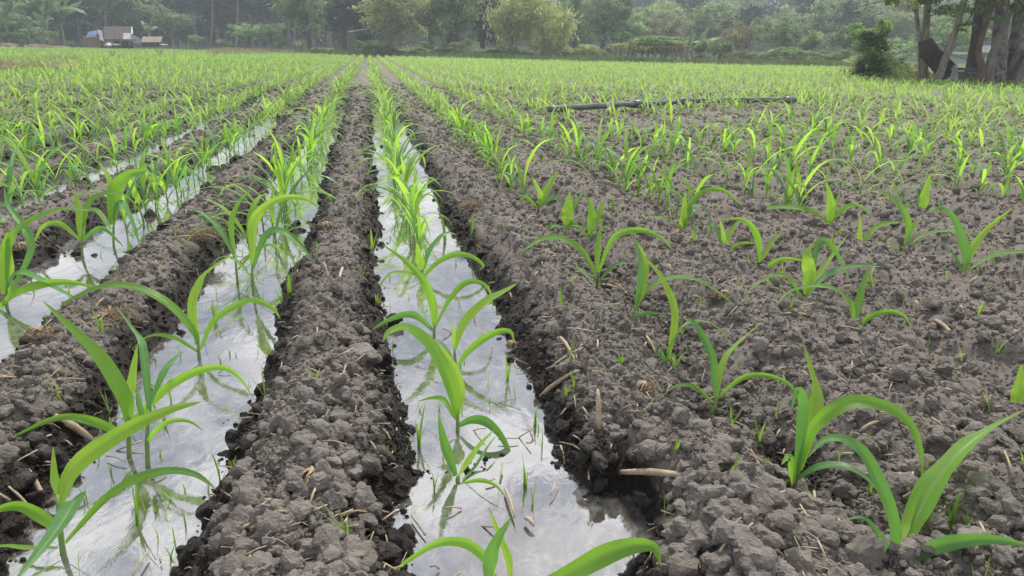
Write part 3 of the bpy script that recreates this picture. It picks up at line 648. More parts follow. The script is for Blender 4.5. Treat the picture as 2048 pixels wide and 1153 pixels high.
# bare weedy bank at the left and the strip behind it
pw = on_plane(60, 148, 0.1); ok &= ~((C[:, 1] - pw[1] > -2.6) & (C[:, 1] - pw[1] < 5) & (C[:, 0] < on_plane(140, 142, 0.1)[0]))
ok &= (vn(C[:, 0] * 0.8, C[:, 1] * 2.5, 55) > 0.06)
pa_, pb_ = on_plane(1098, 219, 0.30), on_plane(1590, 201, 0.30)
pt = (C[:, 0] - pa_[0]) / (pb_[0] - pa_[0]); py_ = pa_[1] + (pb_[1] - pa_[1]) * pt; gapy = py_ - C[:, 1]
ok &= ~((pt > -0.02) & (pt < 1.02) & (gapy > -0.15) & (gapy < 1.6) & (vn(C[:, 0] * 3.1, C[:, 1] * 3.1, 88) < 0.85))
C = C[ok]; Dc = Dc[ok]
Zc = height(C[:, 0], C[:, 1], False)[0]; Zc = np.maximum(Zc, -0.02)
px, py, dp = project(np.stack([C[:, 0], C[:, 1], Zc + 0.15], -1))
inview = (px > -40) & (px < 2088) & (py < 1190)
order = np.argsort(Dc + np.where(inview, 0, 1000))
NIND = 300 - len(HP)
ind = order[:NIND]; rest = order[NIND:]
for q in ind: plants.append([int(C[q, 2]), C[q, 1], 'rand', q])
plants.sort(key=lambda p: (p[0], p[1]))
cnt = {}
for k, y, kind, data in plants:
    n = cnt.get(k, 0); cnt[k] = n + 1; rn = rowname(k)
    if kind == 'hand':
        lab = 'corn plant ' + data[1] + (', in water' if k <= 0 else ', in dry soil')
        ws = lab.split()
        if len(ws) > 16: lab = ' '.join(ws[:16])
        build_hand(*data, lab)
    else:
        q = data; s = C[q, 3]
        size = 'small' if s < 0.82 else 'tall' if s > 1.06 else 'young'
        lab = '%s corn plant, %s from front, %s' % (size, ORD[min(n, len(ORD) - 1)], rn)
        root = empty('corn_plant', (C[q, 0], C[q, 1], Zc[q]), C[q, 4], lab, 'corn plant', GROUP)
        root.scale = (s, s, s); tl = rng.normal(0, 0.07, 2); root.rotation_euler = (tl[0], tl[1], C[q, 4])
        for nm, me in vparts[int(C[q, 5])]: link(nm, me, root)
# the far crop as one mass
def lod(lv, nseg, across, wmul, skip=1):
    mb = MB()
    for q, d in enumerate(lv[::-1][::skip]):
        P, W, S = leaf_curve(d, nseg + 1); W = np.maximum(W, 0.0015) * wmul; mb.ribbon(P, W, S, 0.25, across, 0.0, 0)
    return np.concatenate(mb.V), np.concatenate(mb.Q), np.concatenate(mb.UV)
crop = MB()
for (dlo, dhi, ns, ac, wm, sk) in ((0, 17, 7, 2, 1.0, 1), (17, 34, 4, 1, 1.1, 1), (34, 60, 3, 1, 1.35, 1), (60, 400, 2, 1, 2.0, 2)):
    for v in range(NV):
        V0, Q0, U0 = lod(variants[v][0], ns, ac, wm, sk)
        sel = rest[(Dc[rest] >= dlo) & (Dc[rest] < dhi) & (C[rest, 5].astype(int) == v)]
        if not len(sel): continue
        c, s_ = np.cos(C[sel, 4]), np.sin(C[sel, 4]); sc = C[sel, 3]
        x = (V0[None, :, 0] * c[:, None] - V0[None, :, 1] * s_[:, None]) * sc[:, None] + C[sel, 0][:, None]
        y = (V0[None, :, 0] * s_[:, None] + V0[None, :, 1] * c[:, None]) * sc[:, None] + C[sel, 1][:, None]
        z = V0[None, :, 2] * sc[:, None] + Zc[sel][:, None]
        V = np.stack([x, y, z], -1).reshape(-1, 3)
        Qs = (Q0[None] + (np.arange(len(sel)) * len(V0))[:, None, None]).reshape(-1, 4)
        crop.add(V, Qs, None, np.tile(U0, (len(sel), 1)))
tag(crop.build('corn_crop', M['crop']), 'bright green mass of young corn covering the field to its far edge', 'corn crop', kind='stuff')

# ------------------------------------------------------------------ clods
def clod_mesh(name, seed, sub=3):
    import bmesh
    bm = bmesh.new(); bmesh.ops.create_icosphere(bm, subdivisions=sub, radius=1.0)
    r = np.random.default_rng(seed); V = np.array([v.co[:] for v in bm.verts])
    dirs = r.normal(size=(11, 3)); dirs /= np.linalg.norm(dirs, axis=1)[:, None]; lim = r.uniform(0.5, 0.9, 11)
    d = V @ dirs.T                                        # planar facets worn round
    rad = np.min(np.where(d > 0.05, lim / np.maximum(d, 0.05), 9), axis=1); rad = np.minimum(rad, 1.0)
    o = r.uniform(0, 50, 3)
    nz = fbm(V[:, 0] * 2 + o[0], V[:, 1] * 2 + V[:, 2] * 1.7 + o[1], seed, 3) * 0.5 + fbm(V[:, 0] * 5 + V[:, 2] * 2 + o[0], V[:, 1] * 5 + V[:, 2] * 5 + o[1], seed + 3, 3) * 0.42
    V = V * (rad * (1 + nz))[:, None] * r.uniform(0.75, 1.15, 3)
    T = np.array([[v.index for v in f.verts] for f in bm.faces]); bm.free()
    return mesh_np(name, V, None, T, mats=[M['soil']], smooth=False)
clods = [clod_mesh('soil_clod', 40 + q, 3 if q < 8 else 2) for q in range(14)]
# big ones seen singly in the photograph: pixel centre, width px
BIG = [(735, 722, 62), (768, 728, 46), (642, 690, 30), (632, 795, 50), (686, 790, 34), (562, 865, 46), (632, 826, 34), (613, 902, 48), (664, 895, 30), (576, 990, 48), (670, 1020, 52),
 (500, 1010, 70), (575, 1075, 48), (665, 1075, 34), (705, 1140, 52), (560, 1142, 44), (540, 1050, 40), (678, 590, 30), (520, 905, 34), (1712, 1118, 88), (45, 918, 40), (75, 892, 38), (110, 925, 60), (10, 925, 50),
 (72, 785, 34), (160, 790, 30), (55, 832, 40), (790, 640, 34), (700, 690, 34), (450, 420, 30), (1025, 470, 26), (1330, 500, 30), (1385, 540, 24), (1620, 455, 34), (1640, 710, 40), (1810, 700, 44), (1800, 775, 60),
 (1930, 800, 60), (1880, 770, 40), (1860, 620, 40), (1520, 712, 40), (1450, 800, 36), (1780, 690, 36), (1760, 890, 46), (1950, 960, 50), (1460, 960, 40), (1410, 950, 30), (1360, 1000, 34), (1400, 1090, 40),
 (1480, 1100, 46), (1290, 1105, 26), (1330, 690, 26), (1960, 700, 36), (1230, 860, 26), (1240, 560, 24), (1660, 820, 34), (1700, 960, 40), (2010, 900, 50), (1960, 890, 40), (1620, 1100, 40), (640, 740, 34)]
place_names = [(-9, 'left edge ridge'), (-1, 'ridge between the two left flooded furrows'), (0, 'ridge left of the central furrow'), (1, 'ridge right of the central furrow'), (2, 'second ridge right of the central furrow'), (3, 'third ridge right of the central furrow')]
def ridge_of(x):
    k = int(math.floor((x - X0) / SP))
    return '%s ridge %s of centre' % ((ORD[-k - 1], 'left') if k < 0 else (ORD[k], 'right'))
sizes_word = lambda w: 'big' if w > 48 else 'mid-sized' if w > 30 else 'small'
def put_clod(p, r_, label, q):
    o = link('soil_clod', clods[q % 8], None, (p[0], p[1], p[2] + r_ * 0.45)); o.scale = (r_ * rng.uniform(0.95, 1.15), r_ * rng.uniform(0.9, 1.1), r_ * rng.uniform(0.75, 0.95))
    o.rotation_euler = tuple(rng.uniform(0, 6.28, 3) * (0.15, 0.15, 1)); return tag(o, label, 'soil clod', 'soil clods on the ridges')
clist = []
for q, (px, py, wpx) in enumerate(BIG):
    p = on_ground(px, py + wpx * 0.25); dep = project(p)[2]; clist.append((p, wpx * dep / F / 2 * 1.22, wpx))
# scattered clods
N = 290000
D = rng.uniform(0, 1, N); D = 1.0 + 17.0 * D ** 2.1; A = rng.uniform(R(-38), R(58), N)
cx, cy = D * np.sin(A), D * np.cos(A)
cz, _ = height(cx, cy, True); bz, _ = height(cx, cy, False)
rad = 0.0034 * (1 - rng.uniform(0, 1, N)) ** -0.46; rad = np.minimum(rad, 0.026) * (1 + 0.085 * np.clip(D - 2.5, 0, 14))
dens = vn(cx * 5, cy * 5, 61)
keep = (bz > -0.022) & (rng.uniform(0, 1, N) < (0.45 + 0.6 * dens)) 
keep &= ~((cz < 0.005) & (rng.uniform(0, 1, N) < 0.6))
lift = rng.uniform(0, 1, N) < 0.25; cz = np.where((bz < 0) & (bz > -0.022) & lift, np.maximum(cz, -0.002), cz); cx, cy, cz, rad, D = cx[keep], cy[keep], cz[keep], rad[keep], D[keep]
px, py, dp = project(np.stack([cx, cy, cz], -1)); wp = 2 * rad * F / dp
vis = (px > 0) & (px < 2048) & (py > 0) & (py < 1153)
oi = np.argsort(-np.where(vis, wp, 0))[:240]
for q in oi: clist.append((np.array([cx[q], cy[q], cz[q]]), rad[q] * 1.25, wp[q] * 1.25))
mask = np.ones(len(cx), bool); mask[oi] = False
seen = {}
cls = sorted(clist, key=lambda c: c[0][1])
for q, (p, r_, wpx) in enumerate(cls):
    rd = ridge_of(p[0]); nn = seen.get(rd, 0); seen[rd] = nn + 1
    col = 'dark damp' if p[2] < 0.03 else 'dry grey-brown'
    put_clod(p, r_, '%s %s clod, %s from front on %s' % (sizes_word(wpx), col, ordw(nn), rd), q)
cx, cy, cz, rad = cx[mask], cy[mask], cz[mask], rad[mask]
pm = bpy.data.meshes.new('soil_crumbs'); pm.vertices.add(len(cx)); pm.vertices.foreach_set('co', np.stack([cx, cy, cz + rad * 0.3], -1).astype(np.float32).ravel())
a = pm.attributes.new('siz', 'FLOAT', 'POINT'); a.data.foreach_set('value', rad.astype(np.float32))
a = pm.attributes.new('rot', 'FLOAT_VECTOR', 'POINT'); a.data.foreach_set('vector', rng.uniform(0, 6.28, (len(cx), 3)).astype(np.float32).ravel())
a = pm.attributes.new('pick', 'INT', 'POINT'); a.data.foreach_set('value', rng.integers(0, 14, len(cx)).astype(np.int32))
pm.materials.append(M['soil'])
oc = tag(link('soil_crumbs', pm), 'loose crumbly soil crumbs covering the ridges between the corn rows', 'soil crumbs', kind='stuff')
tcol = bpy.data.collections.new('crumb_shapes')
for q, cm in enumerate(clods):
    t = bpy.data.objects.new('crumb_shape', cm); tcol.objects.link(t)
ng = bpy.data.node_groups.new('crumbs', 'GeometryNodeTree')
ng.interface.new_socket('Geometry', in_out='INPUT', socket_type='NodeSocketGeometry'); ng.interface.new_socket('Geometry', in_out='OUTPUT', socket_type='NodeSocketGeometry')
gi, go = ng.nodes.new('NodeGroupInput'), ng.nodes.new('NodeGroupOutput')
ci = ng.nodes.new('GeometryNodeCollectionInfo'); ci.inputs['Collection'].default_value = tcol; ci.inputs['Separate Children'].default_value = True
ip = ng.nodes.new('GeometryNodeInstanceOnPoints'); ip.inputs['Pick Instance'].default_value = True
def named(nm, dt):
    x = ng.nodes.new('GeometryNodeInputNamedAttribute'); x.data_type = dt; x.inputs['Name'].default_value = nm; return x.outputs['Attribute']
e2r = ng.nodes.new('FunctionNodeEulerToRotation')
m2p = ng.nodes.new('GeometryNodeMeshToPoints')
L = ng.links.new
L(gi.outputs[0], m2p.inputs['Mesh']); L(m2p.outputs[0], ip.inputs['Points']); L(ci.outputs[0], ip.inputs['Instance'])
L(named('pick', 'INT'), ip.inputs['Instance Index']); L(named('rot', 'FLOAT_VECTOR'), e2r.inputs[0]); L(e2r.outputs[0], ip.inputs['Rotation']); L(named('siz', 'FLOAT'), ip.inputs['Scale'])
L(ip.outputs[0], go.inputs[0])
md = oc.modifiers.new('crumbs', 'NODES'); md.node_group = ng

# ------------------------------------------------------------------ straw, stubble, weeds
def straw_shape(mb, a, b, w_, sag=0.0, flat=0.45):
    a, b = np.asarray(a, float), np.asarray(b, float); m = (a + b) / 2 + (0, 0, sag); P = spline([a, m, b], 5)
    mb.tube(P, np.array([0.75, 1, 1, 0.9, 0.4]) * w_ / 2, 6, wob=0.12)
STRAWS = [((115, 858), (190, 890), 14, 'thick pale corn stalk stub beside the left plant'), ((475, 1022), (642, 1056), 10, 'long pale straw lying over clods, front of the left ridge'),
 ((452, 1112), (545, 1070), 8, 'bent straw pointing down left at the bottom edge'), ((1238, 970), (1380, 974), 13, 'flat pale straw stick half in the side puddle'),
 ((1195, 788), (1197, 890), 10, 'weathered upright straw strip standing on the ridge'), ((1100, 758), (1165, 710), 6, 'slanting straw on the ridge right of the central furrow'),
 ((1080, 800), (1150, 770), 9, 'grey dead leaf strip on the ridge edge'), ((1866, 660), (1900, 695), 8, 'straw chip on the dry soil by the right rows'), ((1830, 608), (1836, 632), 10, 'short upright straw chip between right rows'),
 ((1200, 575), (1238, 603), 5, 'pale straw under the wide two-way plant'), ((1715, 880), (1755, 862), 7, 'short straw below the great arching leaf'), ((1662, 940), (1700, 945), 6, 'pale straw chip by the arching leaves'),
 ((1795, 955), (1803, 995), 4, 'thin forked straw standing in the clods'), ((1480, 1030), (1490, 1075), 8, 'short straw standing at the puddle edge'), ((1410, 855), (1440, 890), 4, 'thin broken straw on the right ridge'),
 ((1010, 985), (1030, 1045), 6, 'straw floating in the central furrow'), ((1050, 1045), (1068, 1062), 9, 'pale husk scrap floating in the central water'), ((648, 530), (658, 568), 5, 'thin straw standing on the left ridge'),
 ((690, 545), (678, 575), 6, 'stubby straw leaning on the left ridge'), ((1120, 690), (1142, 745), 7, 'twisted husk strip on the central right ridge'), ((60, 960), (95, 1015), 10, 'frayed dead stalk at the left edge of the water'),
 ((20, 985), (70, 1035), 6, 'dead stalk by the left bottom corner'), ((660, 1110), (650, 1140), 9, 'pale straw chip at the bottom of the left ridge'), ((700, 1085), (770, 1092), 4, 'thin straw reaching the central water edge'),
 ((1230, 945), (1245, 905), 5, 'thin straw near the dark wet bank'), ((2015, 690), (2048, 675), 7, 'straw at the right edge of the picture'), ((1550, 640), (1620, 650), 4, 'thin straw beside the second dry row'),
 ((690, 880), (720, 873), 7, 'straw chip between clods left of the central furrow'), ((1100, 1000), (1118, 968), 4, 'short straw by the wet soil tongue'), ((1290, 700), (1310, 735), 5, 'straw below the first dry row')]
for a, b, w_, lab in STRAWS:
    pa, pb = on_ground(*a), on_ground(*b); dep = project(pa)[2]
    if 'upright' in lab or 'standing' in lab:
        base = pa if a[1] > b[1] else pb; tp = a if a[1] < b[1] else b; base = on_ground(*(a if a[1] > b[1] else b)); pa = base; pb = at_depth(tp[0], tp[1], project(base)[2] + 0.01)
    pa[2] += 0.012; pb[2] += 0.012; o0 = pa.copy(); mb = MB(); straw_shape(mb, pa - o0, pb - o0, w_ * dep / F, 0.006)
    tag(mb.build('straw', M['straw'], loc=o0), lab, 'straw', 'pieces of straw on the soil')
mb = MB(); N = 3000
D = 1.1 + 10 * rng.uniform(0, 1, N) ** 1.6; A = rng.uniform(R(-33), R(50), N); sx, sy = D * np.sin(A), D * np.cos(A); sz = height(sx, sy, True)[0]
for q in range(N):
    if sz[q] < -0.0 and rng.random() < 0.9: continue
    az = rng.uniform(0, 6.28); Ls = rng.uniform(0.012, 0.07) * (1 + 0.06 * D[q]); e = rng.normal(0.1, 0.3); c = np.array([sx[q], sy[q], max(sz[q], 0.0) + 0.010])
    v = np.array([math.cos(az) * math.cos(e), math.sin(az) * math.cos(e), math.sin(e)]) * Ls / 2
    mb.tube(spline([c - v, c + (0, 0, rng.uniform(0, .006)), c + v], 3), rng.uniform(0.0007, 0.0024) * (1 + 0.1 * D[q]), 4)
tag(mb.build('straw_litter', M['straw']), 'fine chopped straw litter scattered over the soil', 'straw litter', kind='stuff')

CLUMPS = [((632, 968), 46, 'fibrous root ball with pale straw tail near the bottom centre-left'), ((225, 648), 90, 'matted rice stubble clump on the far side of the left water'), ((955, 425), 62, 'dry stubble tuft on the ridge right of the central furrow'),
 ((395, 490), 74, 'grey stubble clump on the ridge between flooded furrows'), ((1440, 605), 44, 'small brown root tuft beside the first dry row'), ((1290, 795), 34, 'wispy root tuft on the right ridge'), ((90, 700), 44, 'straw tuft at the left side ridge'),
 ((1030, 700), 26, 'reddish root tuft at the central water edge'), ((655, 460), 30, 'small stubble tuft left of the central furrow'), ((1205, 375), 28, 'stubble tuft in the middle right rows'), ((1600, 850), 28, 'root tuft behind the spear-leaved plant'), ((40, 510), 46, 'brown stubble tuft by the left edge')]
for (px, py), wpx, lab in CLUMPS:
    p = on_ground(px, py); dep = project(p)[2]; w_ = wpx * dep / F; root = empty('stubble_clump', p, 0, lab, 'stubble', 'clumps of old stubble and roots')
    r1, r2 = MB(), MB()
    azb = rng.uniform(0, 6.28)
    for q in range(170):
        az = azb + rng.normal(0, 0.9) + (3.14 if q % 4 == 0 else 0); l = w_ * rng.uniform(0.25, 0.62); h_ = w_ * rng.uniform(0.0, 0.22); s0 = np.array([rng.normal(0, w_ * .2), rng.normal(0, w_ * .2), 0.008])
        P = spline([s0, s0 + (math.cos(az) * l * 0.5, math.sin(az) * l * 0.5, h_), s0 + (math.cos(az + rng.normal(0, .5)) * l, math.sin(az + rng.normal(0, .5)) * l, h_ * rng.uniform(-0.2, 0.6))], 5)
        r1.tube(P, np.linspace(0.0012, 0.0005, 5) * (0.6 + dep * 0.25), 3)
    for q in range(12):
        az = azb + rng.normal(0, 0.6); l = w_ * rng.uniform(0.3, 0.8)
        P = spline([(0, 0, 0.015), (math.cos(az) * l * .5, math.sin(az) * l * .5, 0.03), (math.cos(az) * l, math.sin(az) * l, 0.008)], 4); r2.tube(P, 0.0024, 4)
    r1.build('roots', M['root'], root); r2.build('stems', M['straw'], root)

def blades(mb, n, h_, w_, spread=0.35):
    for q in range(n):
        az = rng.uniform(0, 6.28); l = h_ * rng.uniform(0.55, 1.0); t = np.linspace(0, 1, 6); le = rng.uniform(0.05, spread)
        P = np.stack([np.cos(az) * l * le * t ** 1.5, np.sin(az) * l * le * t ** 1.5, l * t * (1 - 0.12 * le * t)], -1)
        fa = az + math.pi / 2 + rng.normal(0, 0.5); mb.ribbon(P, w_ * (1 - t) ** 0.6 + 0.0003, np.tile([math.cos(fa), math.sin(fa), 0], (6, 1)), 0.3, 2)
WEEDS = [(530, 800, 95, 'tall lone blade in the left water edge'), (838, 893, 88, 'leaning green shoot in the central furrow left side'), (697, 1110, 105, 'bright forked shoot at the bottom of the left ridge'),
 (632, 802, 55, 'small forked shoot growing from a clod'), (275, 1048, 100, 'thin shoot standing in the bottom left water'), (1050, 968, 75, 'shoot in the central furrow right side'), (1515, 905, 72, 'tall shoot between the two great plants'),
 (1240, 745, 45, 'sprout on the ridge right of centre'), (1122, 625, 65, 'thin shoot on the ridge by the central water'), (1015, 760, 60, 'shoot at the right edge of the central water'), (1070, 850, 45, 'sprout at the water edge below the ridge'),
 (1465, 1000, 55, 'pale sprout on the front right ridge'), (1460, 870, 55, 'sprout beside the four-leaved plant'), (1735, 1010, 45, 'short sprout below the low leaf'), (1900, 1060, 90, 'branching grass sprout by the largest plant'), (1930, 1075, 50, 'feathery sprout beside the largest plant'),
 (1740, 590, 40, 'yellowish sprout near the flag-leaf plant'), (1590, 1010, 45, 'sprout at the foot of the purple stalk'), (468, 955, 35, 'little blade on the left bank'), (745, 500, 50, 'thin blade left of the central furrow'), (755, 620, 50, 'blade at the left edge of the central water'),
 (580, 605, 60, 'grass tuft in the left furrow behind'), (205, 680, 55, 'yellow blade on the stubble ridge'), (330, 850, 30, 'small shoot in left water'), (945, 480, 60, 'grass tuft by the stubble on the ridge'), (1385, 500, 40, 'sprout in the second dry row'),
 (1660, 520, 45, 'pair of blades behind the broad pale leaf'), (1350, 925, 45, 'sprout above the side puddle'), (1130, 820, 30, 'sprout in the right dark bank'), (890, 480, 50, 'slim blade in the central furrow'), (1955, 640, 40, 'sprout among the right clods'), (1990, 720, 50, 'forked sprout near the right edge'),
 (770, 920, 30, 'tiny blade at the left bank of the central water'), (1225, 430, 40, 'sprout in the middle rows'), (430, 640, 50, 'yellow shoot beside the arching plant')]
for px, py, hp_, lab in WEEDS:
    p = on_ground(px, py); dep = project(p)[2]; mb = MB(); blades(mb, int(rng.integers(2, 5)), hp_ * dep / F * 1.05, 6.5 * dep / F, 0.5)
    tag(mb.build('weed_sprout', M['weed'], loc=p), lab, 'weed', 'grass weeds sprouting in the field')
mb = MB(); N = 900; D = 1.3 + 9 * rng.uniform(0, 1, N) ** 1.3; A = rng.uniform(R(-33), R(50), N)
for q in range(N):
    x, y = D[q] * math.sin(A[q]), D[q] * math.cos(A[q]); k = (x - X0) / SP; dd = abs(k - round(k)) * SP
    if dd > 0.2 and rng.random() < 0.6: continue
    b2 = MB(); blades(b2, int(rng.integers(1, 4)), rng.uniform(0.02, 0.075) * (1 + 0.05 * D[q]), 0.0028 + 0.0005 * D[q], 0.6)
    mb.add(np.concatenate(b2.V) + (x, y, max(0, hz(x, y))), np.concatenate(b2.Q), None, np.concatenate(b2.UV))
tag(mb.build('seedling_weeds', M['weed']), 'tiny grass weeds dotted between the corn rows', 'weeds', kind='stuff')

# ------------------------------------------------------------------ irrigation pipe
pp = [(1098, 219), (1160, 216), (1230, 211), (1300, 207), (1370, 202), (1440, 201), (1520, 201), (1590, 201)]
PW = np.array([on_plane(a, b, 0.25) for a, b in pp]); o0 = PW[0].copy(); rt = empty('irrigation_pipe', (o0[0], o0[1], 0.1), 0, 'long black plastic irrigation pipe lying across the corn rows', 'pipe'); o0 = np.array([o0[0], o0[1], 0.1])
Ps = spline(PW - o0, 40); Ps[:, 2] += 0.006 * np.sin(np.linspace(0, 9, 40))
MB().tube(Ps, 0.042, 14).build('tube', M['pipe'], rt)
for q in (15, 22, 38):
    MB().tube(Ps[q - 1:q + 2], [0.053, 0.059, 0.053], 14).build('coupling', M['pipe'], rt)

# ------------------------------------------------------------------ trees
def crown_mesh(name, seed, mat, nclump=46, per=60, leaf=0.035, shape=(1, 1, 0.9), drop=0.0, elong=1.5, spread=0.13, lobes=6):
    r = np.random.default_rng(seed); lob = r.normal(size=(lobes, 3)) * (0.42, 0.42, 0.36); C_ = []
    for q in range(nclump):
        l = lob[r.integers(lobes)]; v = r.normal(size=3); v /= np.linalg.norm(v); C_.append(l + v * r.uniform(0.35, 0.62))
    C_ = np.array(C_); C_ /= np.abs(C_).max(); n = nclump * per
    cid = np.repeat(np.arange(nclump), per); P = C_[cid] + r.normal(size=(n, 3)) * spread * r.uniform(0.6, 1.2, nclump)[cid][:, None] * (1, 1, 0.75)
    P[:, 2] -= drop * r.uniform(0, 1, n) ** 2; P *= shape
    ax = r.normal(size=(n, 3)); ax[:, 2] -= drop * 3; ax /= np.linalg.norm(ax, axis=1)[:, None]
    s2 = np.cross(ax, r.normal(size=(n, 3))); s2 /= np.linalg.norm(s2, axis=1)[:, None]; sz = leaf * r.uniform(0.6, 1.4, n)[:, None]
    V = np.stack([P - ax * sz * elong, P + s2 * sz * 0.6, P + ax * sz * elong, P - s2 * sz * 0.6], 1).reshape(-1, 3)
    return mesh_np(name, V, np.arange(n * 4).reshape(-1, 4), mats=[mat], smooth=False), C_ * shape
def trunk_to(root, C_, R_, H, zc, r0, mat, nb=9, lean=(0, 0), seed=0):
    r = np.random.default_rng(seed); mb = MB(); top = np.array([lean[0], lean[1], zc])
    P = spline([(0, 0, -0.2), (lean[0] * .2 + r.normal(0, .05), lean[1] * .2, zc * .35), (lean[0] * .6 + r.normal(0, .08), lean[1] * .6, zc * .7), top], 9); mb.tube(P, np.linspace(r0, r0 * 0.5, 9), 8, wob=0.05)
    for q in r.choice(len(C_), min(nb, len(C_)), replace=False):
        c = top + C_[q] * R_; s0 = P[int(r.integers(4, 8))]; m = (s0 + c) / 2 + r.normal(0, 0.08, 3) * R_
        mb.tube(spline([s0, m, c], 6), np.linspace(r0 * 0.42, r0 * 0.08, 6), 5)
    mb.build('trunk', mat, root)
CM = {}
def crown(kind, v):
    if (kind, v) not in CM:
        sd_ = 1000 + v * 31 + sum(map(ord, kind))
        pr = dict(olive=(dict(nclump=85, per=70, leaf=0.030, elong=1.6, spread=0.095), 'olive'), green=(dict(nclump=75, per=70, leaf=0.038, spread=0.105), 'green'), dark=(dict(nclump=60, per=70, leaf=0.052), 'dark'),
                  bamboo=(dict(nclump=110, per=75, leaf=0.022, drop=0.35, elong=3.2, spread=0.12), 'bamboo'), fresh=(dict(nclump=70, per=65, leaf=0.038, spread=0.105), 'fresh'), brown=(dict(nclump=60, per=75, leaf=0.030), 'brown'))[kind]
        CM[(kind, v)] = crown_mesh('crown', sd_, TL[pr[1]], **pr[0])
    return CM[(kind, v)]
def tree(name, px, D, wpx, ytop, ybot, kind, v, label, group=None, cat='tree', bark='bark', trunk=True, solid=0.0):
    p = at_dist(px, 100, D); zt = at_dist(px, ytop, D)[2]; zbm = at_dist(px, ybot, D)[2]
    g0 = hz(p[0], p[1], False); root = empty(name, (p[0], p[1], g0), 0, label, cat, group)
    rx = wpx / 2 * D / F * 1.02; rz = max(0.3, (zt - zbm) / 2); zc = (zt + zbm) / 2 - g0
    me, C_ = crown(kind, v); o = link('crown', me, root); o.location = (0, 0, zc); o.scale = (rx * 0.92, rx * 0.92, rz * 0.92); o.rotation_euler = (0, 0, (v * 2.4 + px * 0.37) % 6.28)
    if trunk:
        a = o.rotation_euler.z; c_, s_ = math.cos(a), math.sin(a); CC = C_ @ np.array([[c_, s_, 0], [-s_, c_, 0], [0, 0, 1]])
        trunk_to(root, CC, np.array([rx, rx, rz]) * 0.8, 0, max(0.5, zc), max(0.05, 0.035 * (zt - g0)), M[bark], seed=abs(int(px)) + v)
    return root
# the row of trees and shrubs along the far side of the field
FRONT = [
 ('leafy_tree', 800, 84, 175, -30, 96, 'olive', 0, 'wide olive-grey tree with feathery crown just right of the open shed'), ('leafy_tree', 862, 86, 120, -40, 100, 'olive', 1, 'second olive tree leaning towards the middle of the tree line'),
 ('leafy_tree', 915, 82, 110, -40, 112, 'green', 0, 'mid green tree between the olive trees and the bamboo'), ('leafy_tree', 965, 88, 90, -30, 110, 'dark', 0, 'dark tree tucked behind the left side of the bamboo'),
 ('bamboo_clump', 1020, 76, 110, -30, 112, 'bamboo', 0, 'drooping yellow-green bamboo clump in the middle of the tree line'), ('bamboo_clump', 1085, 74, 125, -20, 116, 'bamboo', 1, 'larger yellow-green bamboo clump bulging to the right'),
 ('leafy_tree', 1150, 92, 70, 0, 105, 'green', 1, 'narrow green tree right of the bamboo'), ('leafy_tree', 1205, 96, 110, -20, 95, 'green', 2, 'hazy rounded tree behind the small shrubs'), ('leafy_tree', 1265, 98, 110, 10, 98, 'fresh', 0, 'pale green round tree behind the left of the trellis'),
 ('leafy_tree', 1330, 100, 90, 20, 95, 'brown', 0, 'brownish tree behind the middle of the trellis'), ('leafy_tree', 1490, 82, 100, 38, 122, 'brown', 1, 'brown-green tree right of the trellis thicket'), ('leafy_tree', 1560, 92, 90, 20, 112, 'green', 3, 'green tree with layered crown behind the brown-green one'),
 ('leafy_tree', 1625, 88, 85, 45, 118, 'fresh', 1, 'pale umbrella-shaped tree left of the near bush'), ('leafy_tree', 1690, 92, 90, 40, 122, 'green', 4, 'low rounded tree behind the near bush'), ('leafy_tree', 1780, 90, 120, 60, 128, 'fresh', 2, 'pale green thicket tree seen past the near bush'),
 ('leafy_tree', 1890, 88, 110, 40, 120, 'fresh', 3, 'bright hazy tree seen between the near trunks'), ('leafy_tree', 1420, 86, 90, 60, 118, 'fresh', 4, 'light green tree at the right end of the trellis'),
 ('leafy_tree', 60, 130, 130, 25, 84, 'green', 1, 'grey-green tree at the far left edge behind the dirt'), ('leafy_tree', 500, 112, 60, 36, 88, 'fresh', 2, 'light green broad-leaved sapling in front of the dark wood'), ('leafy_tree', 545, 108, 60, 42, 94, 'green', 0, 'small green tree beside the pale grass tuft'),
 ('leafy_tree', 620, 104, 110, -10, 86, 'green', 2, 'tall green tree behind the pale grass tuft'), ('leafy_tree', 690, 100, 110, -20, 92, 'dark', 1, 'dark tree behind the open shed'), ('leafy_tree', 340, 135, 110, 10, 74, 'green', 3, 'grey-green tree behind the low shed'), ('leafy_tree', 250, 136, 120, -10, 66, 'green', 4, 'tall hazy tree behind the rusty shack')]
for f in FRONT:
    f = list(f); f[5] = f[5] + 8 if f[1] > 720 else f[5] + 2
    if f[4] <= 0: f[4] -= 35; f[3] *= 1.2
    tree(*f, cat='bamboo' if 'bamboo' in f[0] else 'tree', group='trees along the far edge of the field', bark='bark_pale' if f[6] in ('olive', 'bamboo') else 'bark')
